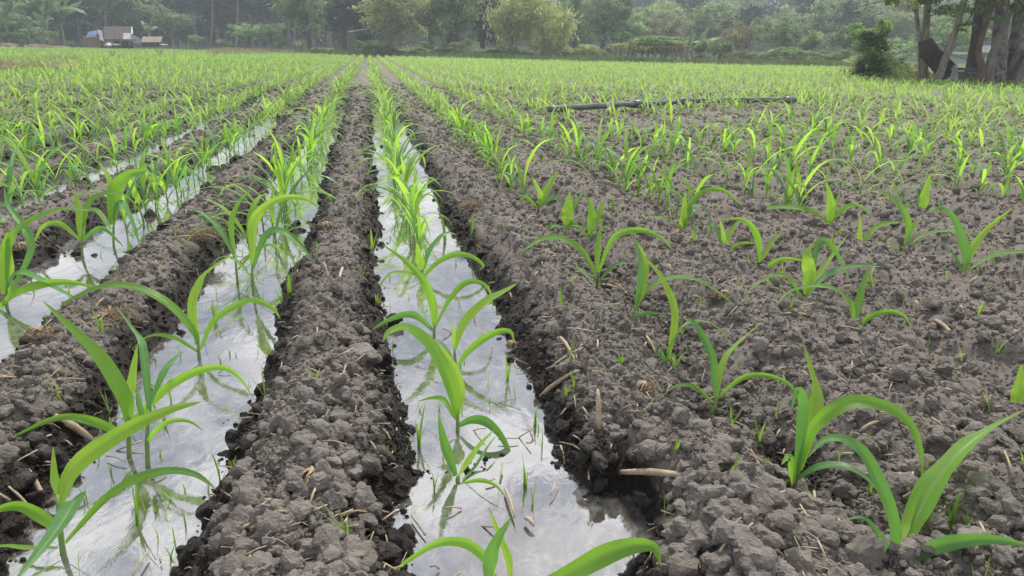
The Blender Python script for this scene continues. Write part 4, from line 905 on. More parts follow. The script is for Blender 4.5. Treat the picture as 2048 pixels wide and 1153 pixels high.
SHRUBS = [(1185, 73, 60, 82, 122, 'olive', 2, 'rounded yellowish shrub left of the trellis'), (1212, 72, 42, 100, 124, 'green', 1, 'low dark shrub at the left foot of the trellis'), (1405, 74, 60, 66, 124, 'fresh', 1, 'tall leafy shrub against the right end of the trellis'), (1440, 73, 50, 74, 126, 'green', 2, 'dense round shrub right of the trellis'),
 (1545, 74, 46, 100, 128, 'green', 3, 'low shrub below the layered tree'), (1600, 74, 50, 98, 128, 'fresh', 3, 'low pale shrub by the umbrella tree'), (1490, 73, 50, 96, 127, 'brown', 2, 'brownish shrub at the field edge'), (1660, 73, 60, 100, 130, 'fresh', 0, 'low shrub left of the near bush'),
 (395, 118, 34, 68, 90, 'green', 3, 'round grey-green shrub right of the low shed'), (645, 88, 40, 92, 106, 'fresh', 2, 'small pale shrub left of the open shed'), (880, 80, 46, 92, 114, 'green', 4, 'low shrub under the olive tree'), (990, 76, 50, 96, 118, 'dark', 2, 'low dark shrub at the foot of the bamboo'), (770, 84, 46, 92, 110, 'green', 0, 'shrub beside the open shed'),
 (560, 102, 40, 80, 100, 'green', 1, 'shrub behind the pale grass tuft'), (30, 124, 60, 60, 86, 'green', 2, 'shrub at the far left beside the dirt heap'), (1350, 76, 60, 78, 100, 'olive', 0, 'vine-like shrub rising behind the trellis'), (1290, 76, 60, 82, 102, 'fresh', 4, 'leafy shrub rising behind the left part of the trellis'),
 (450, 112, 36, 76, 95, 'green', 4, 'small shrub in front of the dark wood'), (720, 92, 40, 92, 107, 'dark', 0, 'dark shrub under the open shed roof'), (1730, 60, 60, 100, 140, 'olive', 1, 'tangled shrub right behind the near bush'), (1810, 50, 70, 118, 150, 'olive', 3, 'dry tangled shrub left of the thin trunks')]
for px, D, wpx, yt, yb, kd, v, lab in SHRUBS: tree('shrub', px, D, wpx, yt, yb, kd, v % 5, lab, 'shrubs along the far edge', 'shrub', trunk=False)
for n_ in range(34):
    px = 735 + n_ * 29.5 + rng.uniform(-10, 10)
    if 1215 < px < 1390: continue
    hp_ = rng.uniform(16, 40); yb = 112 + (px - 800) * 0.0225
    tree('shrub', px, 78 - (px - 735) * 0.006, rng.uniform(40, 70), yb - hp_, yb + 5, ('green', 'fresh', 'olive', 'brown')[int(rng.integers(4))], int(rng.integers(5)), 'leafy shrub in the continuous thicket along the foot of the tree line', 'shrubs of the edge thicket', 'shrub', trunk=False)
# the wood behind
q = 0
for px in range(-220, 760, 38):
    for D in (142, 160, 182):
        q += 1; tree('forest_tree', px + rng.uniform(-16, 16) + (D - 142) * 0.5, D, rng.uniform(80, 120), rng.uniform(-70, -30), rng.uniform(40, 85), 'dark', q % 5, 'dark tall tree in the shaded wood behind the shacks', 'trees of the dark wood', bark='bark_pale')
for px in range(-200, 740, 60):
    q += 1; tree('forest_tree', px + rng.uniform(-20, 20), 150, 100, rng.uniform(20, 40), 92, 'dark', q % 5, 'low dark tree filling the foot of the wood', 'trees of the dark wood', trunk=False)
for px in range(700, 2300, 48):
    for D, t0 in ((125, 14), (150, 0), (190, -14)):
        q += 1; tp = t0 + rng.uniform(-12, 14) + (14 if 1480 < px < 1600 else -16)
        tree('forest_tree', px + rng.uniform(-20, 20), D, rng.uniform(90, 130), tp, rng.uniform(95, 112), ('green', 'fresh', 'green', 'dark', 'olive')[q % 5], q % 5, 'hazy blue-green tree in the wood behind the tree line', 'trees of the hazy wood', trunk=False)
# wooded hill closing the view, with its trees as one mass
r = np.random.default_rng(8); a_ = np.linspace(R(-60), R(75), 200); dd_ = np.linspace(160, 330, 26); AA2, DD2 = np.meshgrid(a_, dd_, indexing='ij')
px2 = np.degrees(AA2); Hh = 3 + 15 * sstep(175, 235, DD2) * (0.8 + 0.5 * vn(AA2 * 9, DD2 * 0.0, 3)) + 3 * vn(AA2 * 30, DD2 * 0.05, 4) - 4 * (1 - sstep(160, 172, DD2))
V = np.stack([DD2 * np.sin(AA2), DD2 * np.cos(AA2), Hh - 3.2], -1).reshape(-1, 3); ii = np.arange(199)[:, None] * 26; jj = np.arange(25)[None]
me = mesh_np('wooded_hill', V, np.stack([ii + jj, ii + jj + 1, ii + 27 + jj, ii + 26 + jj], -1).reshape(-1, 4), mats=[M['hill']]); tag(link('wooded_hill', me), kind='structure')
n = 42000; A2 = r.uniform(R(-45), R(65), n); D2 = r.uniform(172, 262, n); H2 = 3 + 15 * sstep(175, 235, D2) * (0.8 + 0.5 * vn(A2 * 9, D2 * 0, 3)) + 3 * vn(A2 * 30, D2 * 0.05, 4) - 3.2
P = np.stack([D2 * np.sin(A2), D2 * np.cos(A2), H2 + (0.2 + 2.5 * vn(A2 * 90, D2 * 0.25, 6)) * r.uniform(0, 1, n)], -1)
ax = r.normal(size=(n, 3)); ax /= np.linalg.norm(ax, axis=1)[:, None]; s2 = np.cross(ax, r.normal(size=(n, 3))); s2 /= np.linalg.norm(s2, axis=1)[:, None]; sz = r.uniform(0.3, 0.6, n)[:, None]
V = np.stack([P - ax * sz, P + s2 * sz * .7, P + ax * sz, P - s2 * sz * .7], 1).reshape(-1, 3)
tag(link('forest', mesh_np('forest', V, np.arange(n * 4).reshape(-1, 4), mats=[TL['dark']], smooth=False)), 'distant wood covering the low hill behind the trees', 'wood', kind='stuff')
# slender pale trunks of the shaded wood
for px, D, x2 in ((212, 134, 205), (470, 130, 474), (585, 126, 590), (420, 138, 424), (655, 120, 650)):
    p = at_dist(px, 95, D); root = empty('bare_trunk_tree', (p[0], p[1], 0.1), 0, 'slender tree with a pale bare trunk, standing %s' % {212: 'behind the rusty shack', 470: 'behind the light green sapling', 585: 'behind the pale grass tuft', 420: 'behind the round shrub', 655: 'left of the open shed'}[px], 'tree', 'slender pale trunks in the wood')
    tp = at_dist(x2, -30, D) - p; mb = MB(); mb.tube(spline([(0, 0, -0.2), tp * 0.5 + (0.15, 0, 0), tp], 7), np.linspace(0.22, 0.1, 7), 7); mb.build('trunk', M['bark_pale'], root)
    me, C_ = crown('dark', px % 5); o = link('crown', me, root); o.location = tp; o.scale = (3.5, 3.5, 2.2)

# banana plants
def banana(px, D, ybase, h_px, nl, label, rnd, name='banana_plant'):
    p = at_dist(px, ybase, D); g0 = 0.2; root = empty(name, (p[0], p[1], g0), 0, label, 'banana plant', 'banana plants by the shacks')
    H = h_px * D / F; r = np.random.default_rng(rnd); mb = MB(); mb.tube(spline([(0, 0, -0.2), (0.05, 0, H * .25), (0, 0, H * .5)], 6), np.linspace(0.16, 0.09, 6), 8); mb.build('trunk', M['stalk'], root)
    for q in range(nl):
        d = dict(az=q * 2.4 + r.uniform(-.3, .3), z0=H * 0.48, L=H * r.uniform(0.6, 0.85), e0=R(82 - 30 * (q / nl)), bend=R(30 + 95 * (q / nl) + r.uniform(-15, 15)), w=1, roll=0.2, daz=0.1)
        P, _, S = leaf_curve(d, 12); t = np.linspace(0, 1, 12); W = 0.21 * H * np.clip(np.sin(np.clip((t - 0.12) / 0.88, 0, 1) * math.pi) ** 0.6, 0.06, 1); mb = MB(); mb.ribbon(P, W, S, 0.35, 2, 0.15, q)
        mb.build('leaf', TL['banana'], root)
banana(60, 118, 84, 95, 9, 'large banana plant at the left with drooping fronds', 1); banana(98, 116, 84, 90, 9, 'banana plant in the middle of the left clump', 2); banana(128, 119, 84, 80, 8, 'right-hand banana plant of the left clump, next to the shacks', 3)
banana(88, 122, 84, 60, 7, 'short banana plant behind the left clump', 4); banana(300, 121, 88, 50, 4, 'young banana plant behind the low shed, two leaves spread', 5); banana(18, 123, 84, 70, 7, 'banana plant at the far left edge', 8)
banana(1372, 80, 112, 52, 7, 'small banana-like palm above the trellis', 6); banana(1398, 82, 112, 54, 7, 'second small palm above the trellis, to the right', 7)

# ------------------------------------------------------------------ shacks
def sheet(mb, A, B, C_, D_, n=14, amp=0.03, th=0.01):              # corrugated sheet between four corners, ribs running A->D
    A, B, C_, D_ = map(lambda v: np.asarray(v, float), (A, B, C_, D_)); N = np.cross(B - A, D_ - A); N /= np.linalg.norm(N)
    u = np.linspace(0, 1, n * 4 + 1); t = np.array([0, 0.5, 1.0]); V = []
    for s_ in (0, th):
        for tt in t:
            V.append((A + (B - A) * u[:, None]) * (1 - tt) + (D_ + (C_ - D_) * u[:, None]) * tt + N * (amp * np.sin(u * n * 2 * math.pi)[:, None] + s_))
    V = np.concatenate(V); c = len(u); Q = []
    for s_ in (0, 3):
        for a_ in range(2):
            for j in range(c - 1):
                q = [(s_ + a_) * c + j, (s_ + a_) * c + j + 1, (s_ + a_ + 1) * c + j + 1, (s_ + a_ + 1) * c + j]; Q.append(q if s_ else q[::-1])
    for a_ in (0, 2):
        for j in range(c - 1): Q.append([a_ * c + j, a_ * c + j + 1, (a_ + 3) * c + j + 1, (a_ + 3) * c + j])
    mb.add(V, Q)
def W(px, py, D): return at_dist(px, py, D)
DS = 117.0
def rt_at(px, py, D, *a): p = W(px, py, D); return empty(a[0], p, 0, *a[1:]), p
rt, o0 = rt_at(238, 91, DS, 'rusty_shack', 'shack with rust-brown iron roof of patched sheets, at the left field edge', 'shack')
for r_ in range(2):
    for c_ in range(3):
        x1, x2 = 207 + c_ * 18.7 + r_ * 1.5, 207 + (c_ + 1) * 18.7 + r_ * 1.5 - 0.4; ya, yb = 53.5 + r_ * 12.5, 53.5 + (r_ + 1) * 12.5 + 0.5; Da, Db = DS + 3 - r_ * 2.0, DS + 3 - (r_ + 1) * 2.0
        mb = MB(); up_ = r_ * -0.03
        sheet(mb, W(x1, ya, Da) - o0 + (0, 0, up_), W(x2, ya, Da) - o0 + (0, 0, up_), W(x2, yb, Db) - o0, W(x1, yb, Db) - o0, 7, 0.03); s_ = mb.build('roof_sheet', M['tin' if (r_ == 1 and c_ == 2) else 'rust_roof'], rt, False)
        if r_ == 1 and c_ == 2: s_['label'] = 'grey unrusted roof sheet'
mb = MB(); sheet(mb, W(262, 54, DS + 2.9) - o0, W(264.5, 54, DS + 2.9) - o0, W(266, 68, DS + 1) - o0, W(262.6, 66, DS + 1) - o0, 2, 0.01); mb.build('ridge_flashing', M['white'], rt, False)
for px in (210, 225, 241, 259):
    mb = MB(); mb.bar(W(px, 79, DS - 0.9) - o0, W(px, 92, DS - 0.9) - o0, 0.14); mb.build('post', M['timber'], rt, False)
mb = MB(); mb.box(W(235, 80, DS - 0.8) - o0, 4.6, 0.08, 0.22); mb.build('eave_board', M['board'], rt, False)
mb = MB(); mb.box(W(232, 86, DS + 2.5) - o0, 4.4, 0.08, 2.0); mb.build('interior_shade_panel', M['dark'], rt, False)  # dark panel painted as the shade inside the shack
mb = MB(); mb.box(W(215, 86.5, DS - 0.7) - o0, 1.2, 0.06, 0.9); mb.build('side_board', M['board'], rt, False)
mb = MB(); sheet(mb, W(261, 69, DS - 0.6) - o0, W(280, 76, DS - 0.6) - o0, W(282, 91, DS - 0.8) - o0, W(262, 84, DS - 0.8) - o0, 6, 0.03); mb.build('side_sheet', M['tin_pale'], rt, False)
rt, o0 = rt_at(190, 91, DS, 'tarp_shelter', 'small lean-to with blue tarpaulin roof, left of the rusty shack', 'shelter')
mb = MB(); sheet(mb, W(176, 64, DS + 1.5) - o0, W(196, 60.5, DS + 1.5) - o0, W(194, 70, DS - 0.4) - o0, W(174, 72, DS - 0.4) - o0, 4, 0.04); mb.build('tarpaulin', M['tarp'], rt, False)
mb = MB(); sheet(mb, W(173, 73, DS - 0.5) - o0, W(193, 70.6, DS - 0.5) - o0, W(192, 73, DS - 0.5) - o0, W(172, 75.5, DS - 0.5) - o0, 3, 0.01); mb.build('white_edging', M['white'], rt, False)
mb = MB(); sheet(mb, W(195, 60, DS + 1) - o0, W(204, 62, DS + 0.5) - o0, W(208, 84, DS - 1) - o0, W(200, 80, DS - 1) - o0, 4, 0.03); mb.build('side_sheet', M['tin_pale'], rt, False)
mb = MB(); mb.box(W(184, 82.5, DS) - o0, 2.2, 0.08, 1.35); mb.build('wall', M['board'], rt, False)
for px in (172, 192): mb = MB(); mb.bar(W(px, 74, DS - 0.4) - o0, W(px, 92, DS - 0.4) - o0, 0.1); mb.build('post', M['timber'], rt, False)
rt, o0 = rt_at(303, 91, DS, 'low_shed', 'low shed with pale grey-brown roof below the young banana plant', 'shed')
for c_ in range(4):
    x1, x2 = 284 + c_ * 10.2, 284 + (c_ + 1) * 10.2 - 0.3; mb = MB(); sheet(mb, W(x1 + 1, 73.5, DS + 1) - o0, W(x2 + 1, 73.5, DS + 1) - o0, W(x2 - 3, 85, DS - 1) - o0, W(x1 - 3, 85, DS - 1) - o0, 4, 0.03); mb.build('roof_sheet', M['thatch'], rt, False)
for px in (284, 297, 310, 319): mb = MB(); mb.bar(W(px, 84, DS - 0.9) - o0, W(px, 92, DS - 0.9) - o0, 0.12); mb.build('post', M['timber'], rt, False)
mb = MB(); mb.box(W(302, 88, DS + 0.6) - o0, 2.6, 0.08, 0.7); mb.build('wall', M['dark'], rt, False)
for px, py, sx, sz, mt, lab in ((217, 90, 1.3, 0.35, 'white', 'pale sacking heap on the ground before the rusty shack'), (232, 91, 1.4, 0.3, 'tin_pale', 'flattened sheet metal lying before the rusty shack'), (328, 90.5, 1.5, 0.18, 'white', 'pale planks lying right of the low shed')):
    p = W(px, py, DS - 2.5); import bmesh as _b
    o = link('scrap_heap', clods[px % 8], None, p); o.scale = (sx / 2, 0.5, sz); o2 = o.copy(); bpy.data.objects.remove(o2); o.data = clods[px % 8].copy(); o.data.materials.clear(); o.data.materials.append(M[mt]); tag(o, lab, 'scrap')
for px, py, wpx, hpx, lab, mt in ((10, 88, 60, 16, 'tan heap of earth at the far left edge', 'dirt'), (78, 88, 70, 17, 'orange-brown heap of dug earth below the banana plants', 'dirt'), (118, 89, 60, 11, 'low reddish earth bank left of the tarp shelter', 'dirt')):
    p = W(px, py, 112); p[2] = 0.2; o = link('dirt_mound', clods[(px * 3) % 8].copy(), None, p); o.data.materials.clear(); o.data.materials.append(M[mt]); o.scale = (wpx / 2 * 112 / F, 2.0, hpx * 0.55 * 112 / F); tag(o, lab, 'dirt heap', 'heaps of earth at the left')
# open shed with slanting roof
rt, o0 = rt_at(712, 108, 86, 'open_shed', 'open shed: slanting pale tin roof on a thin post, left of the olive tree', 'shed')
mb = MB(); sheet(mb, W(696, 65, 85) - o0, W(740, 57.6, 85) - o0, W(744, 56.5, 89) - o0, W(699, 63.5, 89) - o0, 9, 0.03); mb.build('roof_sheet', M['tin_pale'], rt, False)
for px, y0, D in ((710.5, 63.5, 85.3), (738, 59, 85.3), (712, 63, 88.6)): mb = MB(); mb.bar(W(px, y0, D) - o0, W(px + 1, 108, D) - o0, 0.13); mb.build('post', M['timber'], rt, False)
mb = MB(); mb.box(W(730, 86, 88.7) - o0, 1.6, 0.08, 1.6); mb.build('interior_shade_panel', M['dark'], rt, False)  # dark panel standing in for the shade under the open roof
mb = MB(); mb.bar(W(698, 66.5, 85.2) - o0, W(742, 59, 85.2) - o0, 0.09); mb.build('beam', M['timber'], rt, False)
p = W(755, 105, 86); mb = MB(); mb.box((0, 0, 0.35), 0.5, 0.4, 0.6); mb.box((0, 0, 0.7), 0.58, 0.48, 0.08); tag(mb.build('box', M['tin'], None, False, loc=(p[0], p[1], 0.15)), 'small pale bin in the shade beside the open shed', 'bin')
# trellis of posts overgrown by vines
DT = 71.5
rt, o0 = rt_at(1308, 122, DT, 'vine_trellis', 'long post-and-pole trellis overgrown with dry vines at the field edge', 'trellis')
tx = [1232, 1243, 1256, 1271, 1284, 1297, 1309, 1321, 1332, 1345, 1351, 1364, 1375, 1385]
for n_, px in enumerate(tx):
    D = DT + (n_ % 3) * 0.9; top = W(px + rng.uniform(-1, 1), 93.5, D) - o0; bot = W(px, 124, D) - o0; mb = MB(); mb.tube(spline([bot, (top + bot) / 2 + rng.normal(0, .05, 3), top], 5), 0.10 if n_ != 3 else 0.15, 6); mb.build('post', M['timber' if n_ != 1 else 'concrete'], rt)
for D in (DT - 0.1, DT + 1.9): mb = MB(); mb.bar(W(1228, 93, D) - o0, W(1390, 95, D) - o0, 0.11); mb.build('pole', M['timber'], rt, False)
me, _ = crown_mesh('vines', 77, TL['olive'], 110, 40, 0.014, (1, 0.18, 0.07), 0.5, 1.8, 0.1, 16)
o = link('vines', me, rt); pc = W(1312, 93, DT + 1) - o0; o.location = pc; o.scale = (4.3, 8, 7)
me, _ = crown_mesh('vines', 78, TL['fresh'], 80, 40, 0.014, (1, 0.18, 0.07), 0.0, 1.8, 0.1, 16); o = link('vines', me, rt); o.location = pc + (0, 0, 0.35); o.scale = (4.2, 7, 7)

# ------------------------------------------------------------------ verge grass
def tuft_field(name, mat, pts, hgt, n, w_, label, cat):
    r = np.random.default_rng(len(pts)); mb = MB(); Vs = []; 
    P = np.repeat(np.asarray(pts), n, 0) + np.concatenate([r.normal(0, 0.35, (len(pts) * n, 2)), np.zeros((len(pts) * n, 1))], 1); m = len(P)
    az = r.uniform(0, 6.28, m); h_ = hgt * r.uniform(0.4, 1.1, m) * np.clip((np.hypot(P[:, 0], P[:, 1]) - 15) / 45, 0.3, 1); le = r.uniform(0.05, 0.5, m) * h_; fa = r.uniform(0, 3.14, m)
    s_ = np.stack([np.cos(fa), np.sin(fa), 0 * fa], -1) * w_ / 2; t1 = P + np.stack([np.cos(az) * le * .4, np.sin(az) * le * .4, h_ * .6], -1); t2 = P + np.stack([np.cos(az) * le, np.sin(az) * le, h_], -1)
    V = np.stack([P - s_, P + s_, t1 + s_ * .8, t1 - s_ * .8, t2], 1).reshape(-1, 3); b = np.arange(m)[:, None] * 5
    me = mesh_np(name, V, b + [0, 1, 2, 3], b + [3, 2, 4], mats=[mat], smooth=False); return tag(link(name, me), label, cat, kind='stuff')
pts = []; r = np.random.default_rng(5)
for q in range(3600):
    a_ = r.uniform(R(-34), R(50)); D = np.interp(a_, EA, ED) + r.uniform(-0.3, 9) ** 1.0; x, y = D * math.sin(a_), D * math.cos(a_); pts.append((x, y, hz(x, y, False)))
tuft_field('verge_grass', M['grass'], pts, 0.55, 9, 0.05, 'rough green and tan grass along the far edges of the field', 'grass')
pts = []
for q in range(420):
    px = r.uniform(-90, 140); p = on_plane(px, r.uniform(128, 150) - max(0, px - 60) * 0.1, 0.08); pts.append((p[0], p[1], hz(p[0], p[1], False)))
for q in range(120):
    p = on_plane(r.uniform(420, 590), r.uniform(106, 112), 0.1); pts.append((p[0], p[1], 0.1))
tuft_field('dry_weeds', M['drygrass'], pts, 0.75, 22, 0.02, 'dry tan weeds on the low bank at the left side of the field', 'weeds')
p = on_plane(122, 138, 0.1); o = link('dirt_mound', clods[3].copy(), None, (p[0], p[1], 0.05)); o.data.materials.clear(); o.data.materials.append(M['dirt']); o.scale = (0.75, 0.9, 0.36); tag(o, 'reddish brown mound of soil among dry weeds, left in the field', 'dirt heap')
for px, py, hh, lab in ((320, 116, 0.75, 'dead brown weed standing in the corn, left of the far rows'), (432, 118, 0.6, 'dark dead weed stalk standing right of the first dead weed'), (225, 118, 0.5, 'small dark dead weed in the left corn')):
    p = on_plane(px, py, 0.1); mb = MB()
    for q in range(16):
        az = rng.uniform(0, 6.28); l = hh * rng.uniform(0.5, 1); mb.tube(spline([(0, 0, 0), (math.cos(az) * l * .15, math.sin(az) * l * .15, l * .55), (math.cos(az) * l * .45, math.sin(az) * l * .45, l)], 4), [0.012, 0.01, 0.008, 0.02], 4)
    tag(mb.build('dead_weed', M['root'], loc=(p[0], p[1], 0.08)), lab, 'dead weed')
p = W(602, 102, 98); mb = MB(); mt_ = MB(); blades(mt_, 260, 1.9, 0.06, 0.7); tag(mt_.build('pampas_tuft', M['drygrass'], loc=(p[0], p[1], 0.2)), 'tall pale dry grass tuft before the dark wood, left of the open shed', 'grass tuft')
p = W(572, 102, 99); mt_ = MB(); blades(mt_, 120, 1.1, 0.06, 0.8); tag(mt_.build('pampas_tuft', M['drygrass'], loc=(p[0], p[1], 0.2)), 'shorter dry grass tuft left of the tall pale one', 'grass tuft')
for px, D in ((361, 110), (377, 109), (346, 112)):
    p = W(px, 92, D); mb = MB(); mb.bar((0, 0, -0.1), (0.05, 0, 1.3), 0.09); tag(mb.build('fence_post', M['tin'], None, False, loc=(p[0], p[1], 0.15)), {361: 'pale post right of the low shed, the middle of three', 377: 'thin post nearest the round grey shrub', 346: 'thin post nearest the low shed'}[px], 'post', 'posts right of the low shed')

# ------------------------------------------------------------------ near group of trees at the right
DN = 31.0
def near_trunk(label, path, wpx, mat, D=DN, crown_=True, extra=None, seed=0):
    g = on_plane(path[0][0], path[0][1], 0.1); D = math.hypot(g[0], g[1]) if D is None else D
    P = np.array([W(px, py, D + dd) for px, py, dd in [(q + (0,))[:3] for q in path]]); o0 = P[0].copy(); o0[2] = 0.1
    root = empty('tree', o0, 0, label, 'tree', 'trees of the near right clump'); Q_ = P - o0; Q_[0][2] = -0.1; n = 16
    d_ = Q_[-1] - Q_[-2]; Q_ = np.vstack([Q_, Q_[-1] + d_ / np.linalg.norm(d_) * 2.2]); S_ = spline(Q_, n); w_ = np.interp(np.linspace(0, 1, n), np.linspace(0, 1, len(wpx)), wpx) * D / F / 2 * 0.68
    mb = MB(); mb.tube(S_, w_, 12, wob=0.06)
    rr = np.random.default_rng(seed)
    for b in range(5):
        s0 = S_[-1 - b % 4]; az = rr.uniform(0, 6.28); e = s0 + np.array([math.cos(az) * 1.5, math.sin(az) * 1.5, rr.uniform(0.6, 1.6)]); mb.tube(spline([s0, (s0 + e) / 2 + (0, 0, -.1), e], 6), np.linspace(w_[-1] * .7, 0.02, 6), 6)
    if extra: 
        for pth, ww in extra:
            E = np.array([W(px, py, D) for px, py in pth]) - o0; mb.tube(spline(E, 8), np.linspace(ww[0], ww[1], 8) * D / F / 2, 7, wob=0.05)
    mb.build('trunk', M[mat], root)
    if crown_:
        me, _ = crown_mesh('crown', 300 + seed, TL['bush'] if seed % 2 else TL['green'], 60, 48, 0.03, (1, 1, 0.6), 0.15, 1.7, 0.17); o = link('crown', me, root); o.location = S_[-1] + (0, 0, 1.2); o.scale = (2.6, 2.6, 2.0)
    return root
near_trunk('straight grey tree, leftmost of the near clump, with a thin side stem', [(1846, 172), (1848, 120), (1851, 60), (1857, -10)], [24, 19, 17, 15, 14], 'bark_pale', 31, True, [([(1842, 150), (1840, 90), (1834, 40), (1830, -12)], (9, 6)), ([(1834, 30), (1822, 15), (1808, 8)], (4, 2))], 1)
near_trunk('grey spotted trunk leaning right, crossing the rusty sheet', [(1868, 172), (1884, 138), (1895, 108), (1909, 70), (1923, 20), (1930, -15)], [20, 18, 14, 12, 12, 11], 'bark_pale', 29.6, True, None, 2)
near_trunk('dark trunk behind the crooked reddish stem', [(1938, 168), (1946, 130), (1953, 80), (1958, 30), (1966, -15)], [36, 27, 24, 22, 22], 'bark', 32, True, None, 3)
near_trunk('crooked reddish stem with a bend at mid height', [(1951, 170), (1964, 145), (1958, 110), (1960, 85), (1969, 55), (1973, 20), (1984, -20)], [22, 17, 13, 12, 13, 11, 11], 'bark_red', 30, True, [([(1965, 62), (1978, 30), (1988, -10)], (9, 7))], 4)
near_trunk('thick dark tree with pale lichen patches behind the leaning stem', [(1990, 168), (1997, 120), (2000, 70), (2004, 20), (2006, -15)], [44, 34, 30, 28, 27], 'bark_mottled', 31.5, True, None, 5)
near_trunk('thickest mottled tree at the right edge', [(2034, 170), (2036, 120), (2040, 60), (2048, -15)], [54, 42, 36, 34], 'bark_mottled', 32, True, None, 6)
near_trunk('thin smooth stem leaning right from the reddish one', [(1976, 166), (1982, 125), (1992, 92), (2010, 50), (2026, 18), (2038, -12)], [24, 20, 13, 10, 9, 9], 'bark_pale', 30.3, False, [([(2028, 20), (2045, 16), (2070, 8)], (6, 5))], 7)
near_trunk('slanting stem low at the right edge, mossy side', [(2012, 176), (2030, 140), (2050, 105), (2080, 60)], [15, 12, 10, 9], 'bark', 29, False, None, 8)
near_trunk('second slanting stem cut by the right edge', [(2034, 178), (2052, 140), (2075, 100)], [22, 18, 14], 'bark_pale', 28.5, False, None, 9)
# hanging leafy sprays under those crowns
for n_, (px, py, s_, kd, lab) in enumerate([(1770, 4, 1.1, 'bush', 'thin leafy spray hanging left of the straight grey tree'), (1735, 8, 0.3, 'orange', 'orange-tinged twig at the top left of the clump'), (1885, 18, 1.0, 'bush', 'leafy spray hanging between the straight and leaning trunks'), (1930, 50, 0.8, 'fresh', 'yellow-green sprig hanging by the leaning trunk'),
      (1922, 18, 0.7, 'olive', 'fine drooping spray near the top of the leaning trunk'), (2000, 6, 0.5, 'orange', 'orange-red leaves high on the lichen-patched tree'), (2040, 8, 0.5, 'orange', 'orange cluster at the top right corner'), (2035, 40, 0.8, 'bush', 'green sprig beside the mottled tree'), (1810, -4, 1.3, 'olive', 'wide thin spray at the top above the bush'), (1960, 8, 1.4, 'bush', 'dark leafy spray above the reddish stem'), (2020, -2, 1.4, 'bush', 'dark leafy spray over the mottled tree'), (1865, 0, 1.3, 'bush', 'leafy spray at the top beside the straight grey tree'), (1990, 36, 0.7, 'fresh', 'yellow-green sprig before the lichen-patched tree')]):
    p = W(px, py, 29.5 + (n_ % 3) * 0.4); me, _ = crown_mesh('leaf_spray', 400 + n_, TL[kd], 14, 9 if kd != 'orange' else 4, 0.075, (1, 0.7, 0.35), 0.3, 1.9, 0.14, 5); root = empty('hanging_branch', p, 0, lab, 'branch', 'leafy branches hanging from the near trees')
    o = link('leaves', me, root); o.scale = (s_ * 0.62,) * 3; mb = MB(); mb.tube(spline([(-0.5 * s_, 0, -0.08), (0, 0, 0.06), (0.4 * s_, 0.1, 0.5), (0.7 * s_, 0.3, 1.6)], 8), np.linspace(0.006, 0.022, 8), 5); mb.build('twig', M['bark'], root)
# dense dark bush
p = W(1755, 160, 32); root = empty('near_bush', (p[0], p[1], 0.1), 0, 'dense dark green bush with upright shoots, left of the near tree trunks', 'bush')
for n_, (px, py, rx, rz, kd) in enumerate([(1758, 128, 40, 34, 'bush'), (1745, 95, 28, 32, 'bush'), (1775, 140, 26, 24, 'green'), (1720, 68, 17, 15, 'fresh'), (1767, 62, 12, 22, 'fresh'), (1735, 82, 18, 20, 'bush'), (1722, 135, 14, 24, 'bush')]):
    me, C_ = crown_mesh('foliage', 700 + n_, TL[kd], 46, 60 if rx > 20 else 26, 0.045 if rx > 20 else 0.10, (1, 0.9, 1), 0, 1.5, 0.16); o = link('foliage', me, root); o.location = W(px, py, 32) - np.array([p[0], p[1], 0.1]); s_ = 32 / F; o.scale = (rx * s_, rx * s_ * 1.1, rz * s_)
mb = MB()
for px, py in ((1720, 60), (1768, 45), (1745, 75), (1775, 110), (1735, 90)): mb.tube(spline([(0, 0, -0.1), (W(px, py, 32) - (p[0], p[1], 0.1)) * 0.5 + (0.05, 0, 0), W(px, py, 32) - (p[0], p[1], 0.1)], 7), np.linspace(0.035, 0.01, 7), 6)
mb.build('stems', M['bark'], root)
# leaning rusty sheets, pale sheet, block
rt, o0 = rt_at(1890, 170, 30.3, 'rusty_metal_sheets', 'two dark rusty corrugated sheets leaning between the thin trunks', 'metal sheets')
mb = MB(); sheet(mb, W(1838, 84, 30.2) - o0, W(1863, 76, 30.6) - o0, W(1884, 104, 30.6) - o0, W(1840, 118, 30.2) - o0, 4, 0.05); mb.build('sheet', M['rust_roof'], rt, False)
mb = MB(); sheet(mb, W(1840, 112, 30.1) - o0, W(1882, 100, 30.5) - o0, W(1911, 129, 30.5) - o0, W(1890, 172, 30.1) - o0, 6, 0.05); mb.build('sheet', M['rust'], rt, False)
mb = MB(); sheet(mb, W(1903, 134, 30.4) - o0, W(1914, 128, 30.4) - o0, W(1918, 166, 30.2) - o0, W(1899, 168, 30.2) - o0, 4, 0.012); tag(mb.build('pale_sheet', M['tin_pale'], None, False, loc=o0), 'small pale grey sheet propped right of the rusty sheets', 'metal sheet')
rt, o0 = rt_at(1929, 166, 31, 'slatted_crate', 'dark grey slatted crate on the ground between the trunks', 'crate')
for r_ in range(4): mb = MB(); mb.box((0, 0, 0.08 + r_ * 0.125), 0.62, 0.4, 0.10); mb.build('slat', M['concrete'], rt, False)
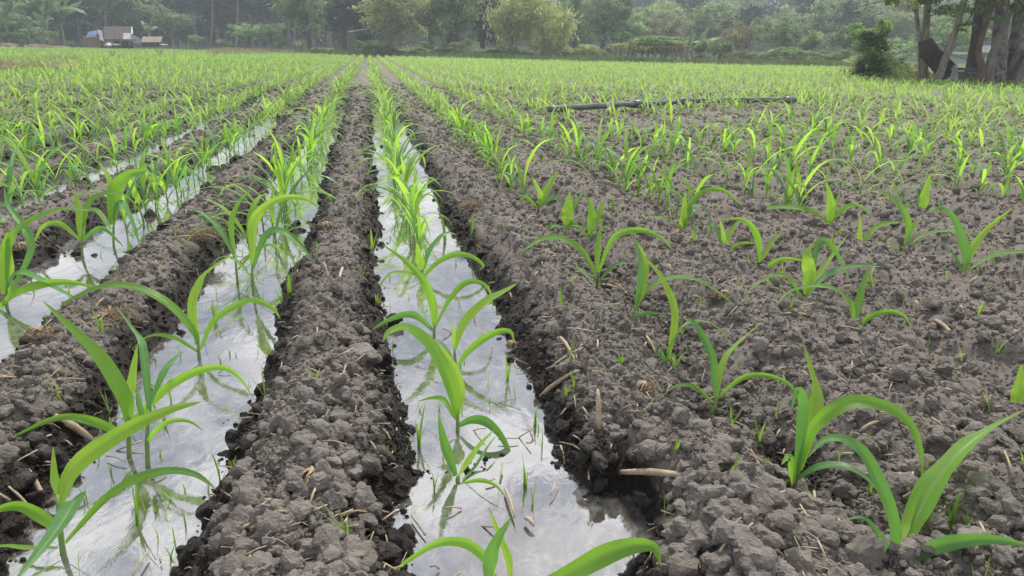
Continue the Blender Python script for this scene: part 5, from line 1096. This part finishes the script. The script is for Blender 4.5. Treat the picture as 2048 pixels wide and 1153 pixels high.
mb = MB(); sheet(mb, (-0.6, -0.3, 0), (0.5, -0.4, 0.02), (0.55, 0.3, 0.06), (-0.5, 0.3, 0.05), 5, 0.03); p = W(1905, 174, 29.6); tag(mb.build('plastic_scrap', M['white'], None, False, loc=(p[0], p[1], 0.13)), 'crumpled white plastic scrap on the ground below the sheets', 'plastic scrap')
p = W(1905, 172, 29.9); mb = MB(); sheet(mb, (-0.7, -0.2, 0), (0.8, -0.3, 0.02), (0.7, 0.4, 0.16), (-0.6, 0.4, 0.12), 6, 0.05); tag(mb.build('black_tarp', M['dark'], None, False, loc=(p[0] + .2, p[1] + .3, 0.12)), 'black rumpled cover on the ground under the rusty sheets', 'cover')
p = W(1742, 166, 30.5); mb = MB(); mb.tube(spline([(-1.0, 0, 0.08), (0, 0.1, 0.16), (0.9, -0.1, 0.1)], 8), [0.03, 0.07, 0.08, 0.09, 0.08, 0.07, 0.06, 0.03], 7, wob=.15); tag(mb.build('fallen_log', M['bark'], loc=(p[0], p[1], 0.05)), 'dark fallen log lying at the foot of the bush', 'log')
p = W(1932, 107, 70); mb = MB(); mb.box((0, 0, 0.4), 2.2, 0.25, 0.16); mb.box((0.9, 0, 0.5), 0.2, 0.35, 0.4); tag(mb.build('low_wall', M['white'], None, False, loc=(p[0], p[1], p[2] - 0.4)), 'low white wall glimpsed between the near trunks', 'wall')
p = W(1975, 100, 60); mb = MB(); mb.box((0, 0, 0), 0.5, 0.5, 0.34); mb.box((0, 0, 0.22), 0.4, 0.4, 0.1); tag(mb.build('white_object', M['white'], None, False, loc=p), 'small white and blue object far behind the leaning stem', 'object')  # unidentified white thing, built as plain stacked boxes

# ------------------------------------------------------------------ haze
s = NT('field_haze'); v = s.n('VolumePrincipled'); v.inputs['Color'].default_value = (0.78, 0.89, 1.0, 1); v.inputs['Density'].default_value = 0.0013; v.inputs['Anisotropy'].default_value = 0.3
s.l(v.outputs[0], s.out.inputs['Volume'])
mb = MB(); mb.box((20, 110, 15), 800, 760, 33); tag(mb.build('haze', s.m, None, False), 'thin pale morning haze over the field', 'haze', kind='stuff')
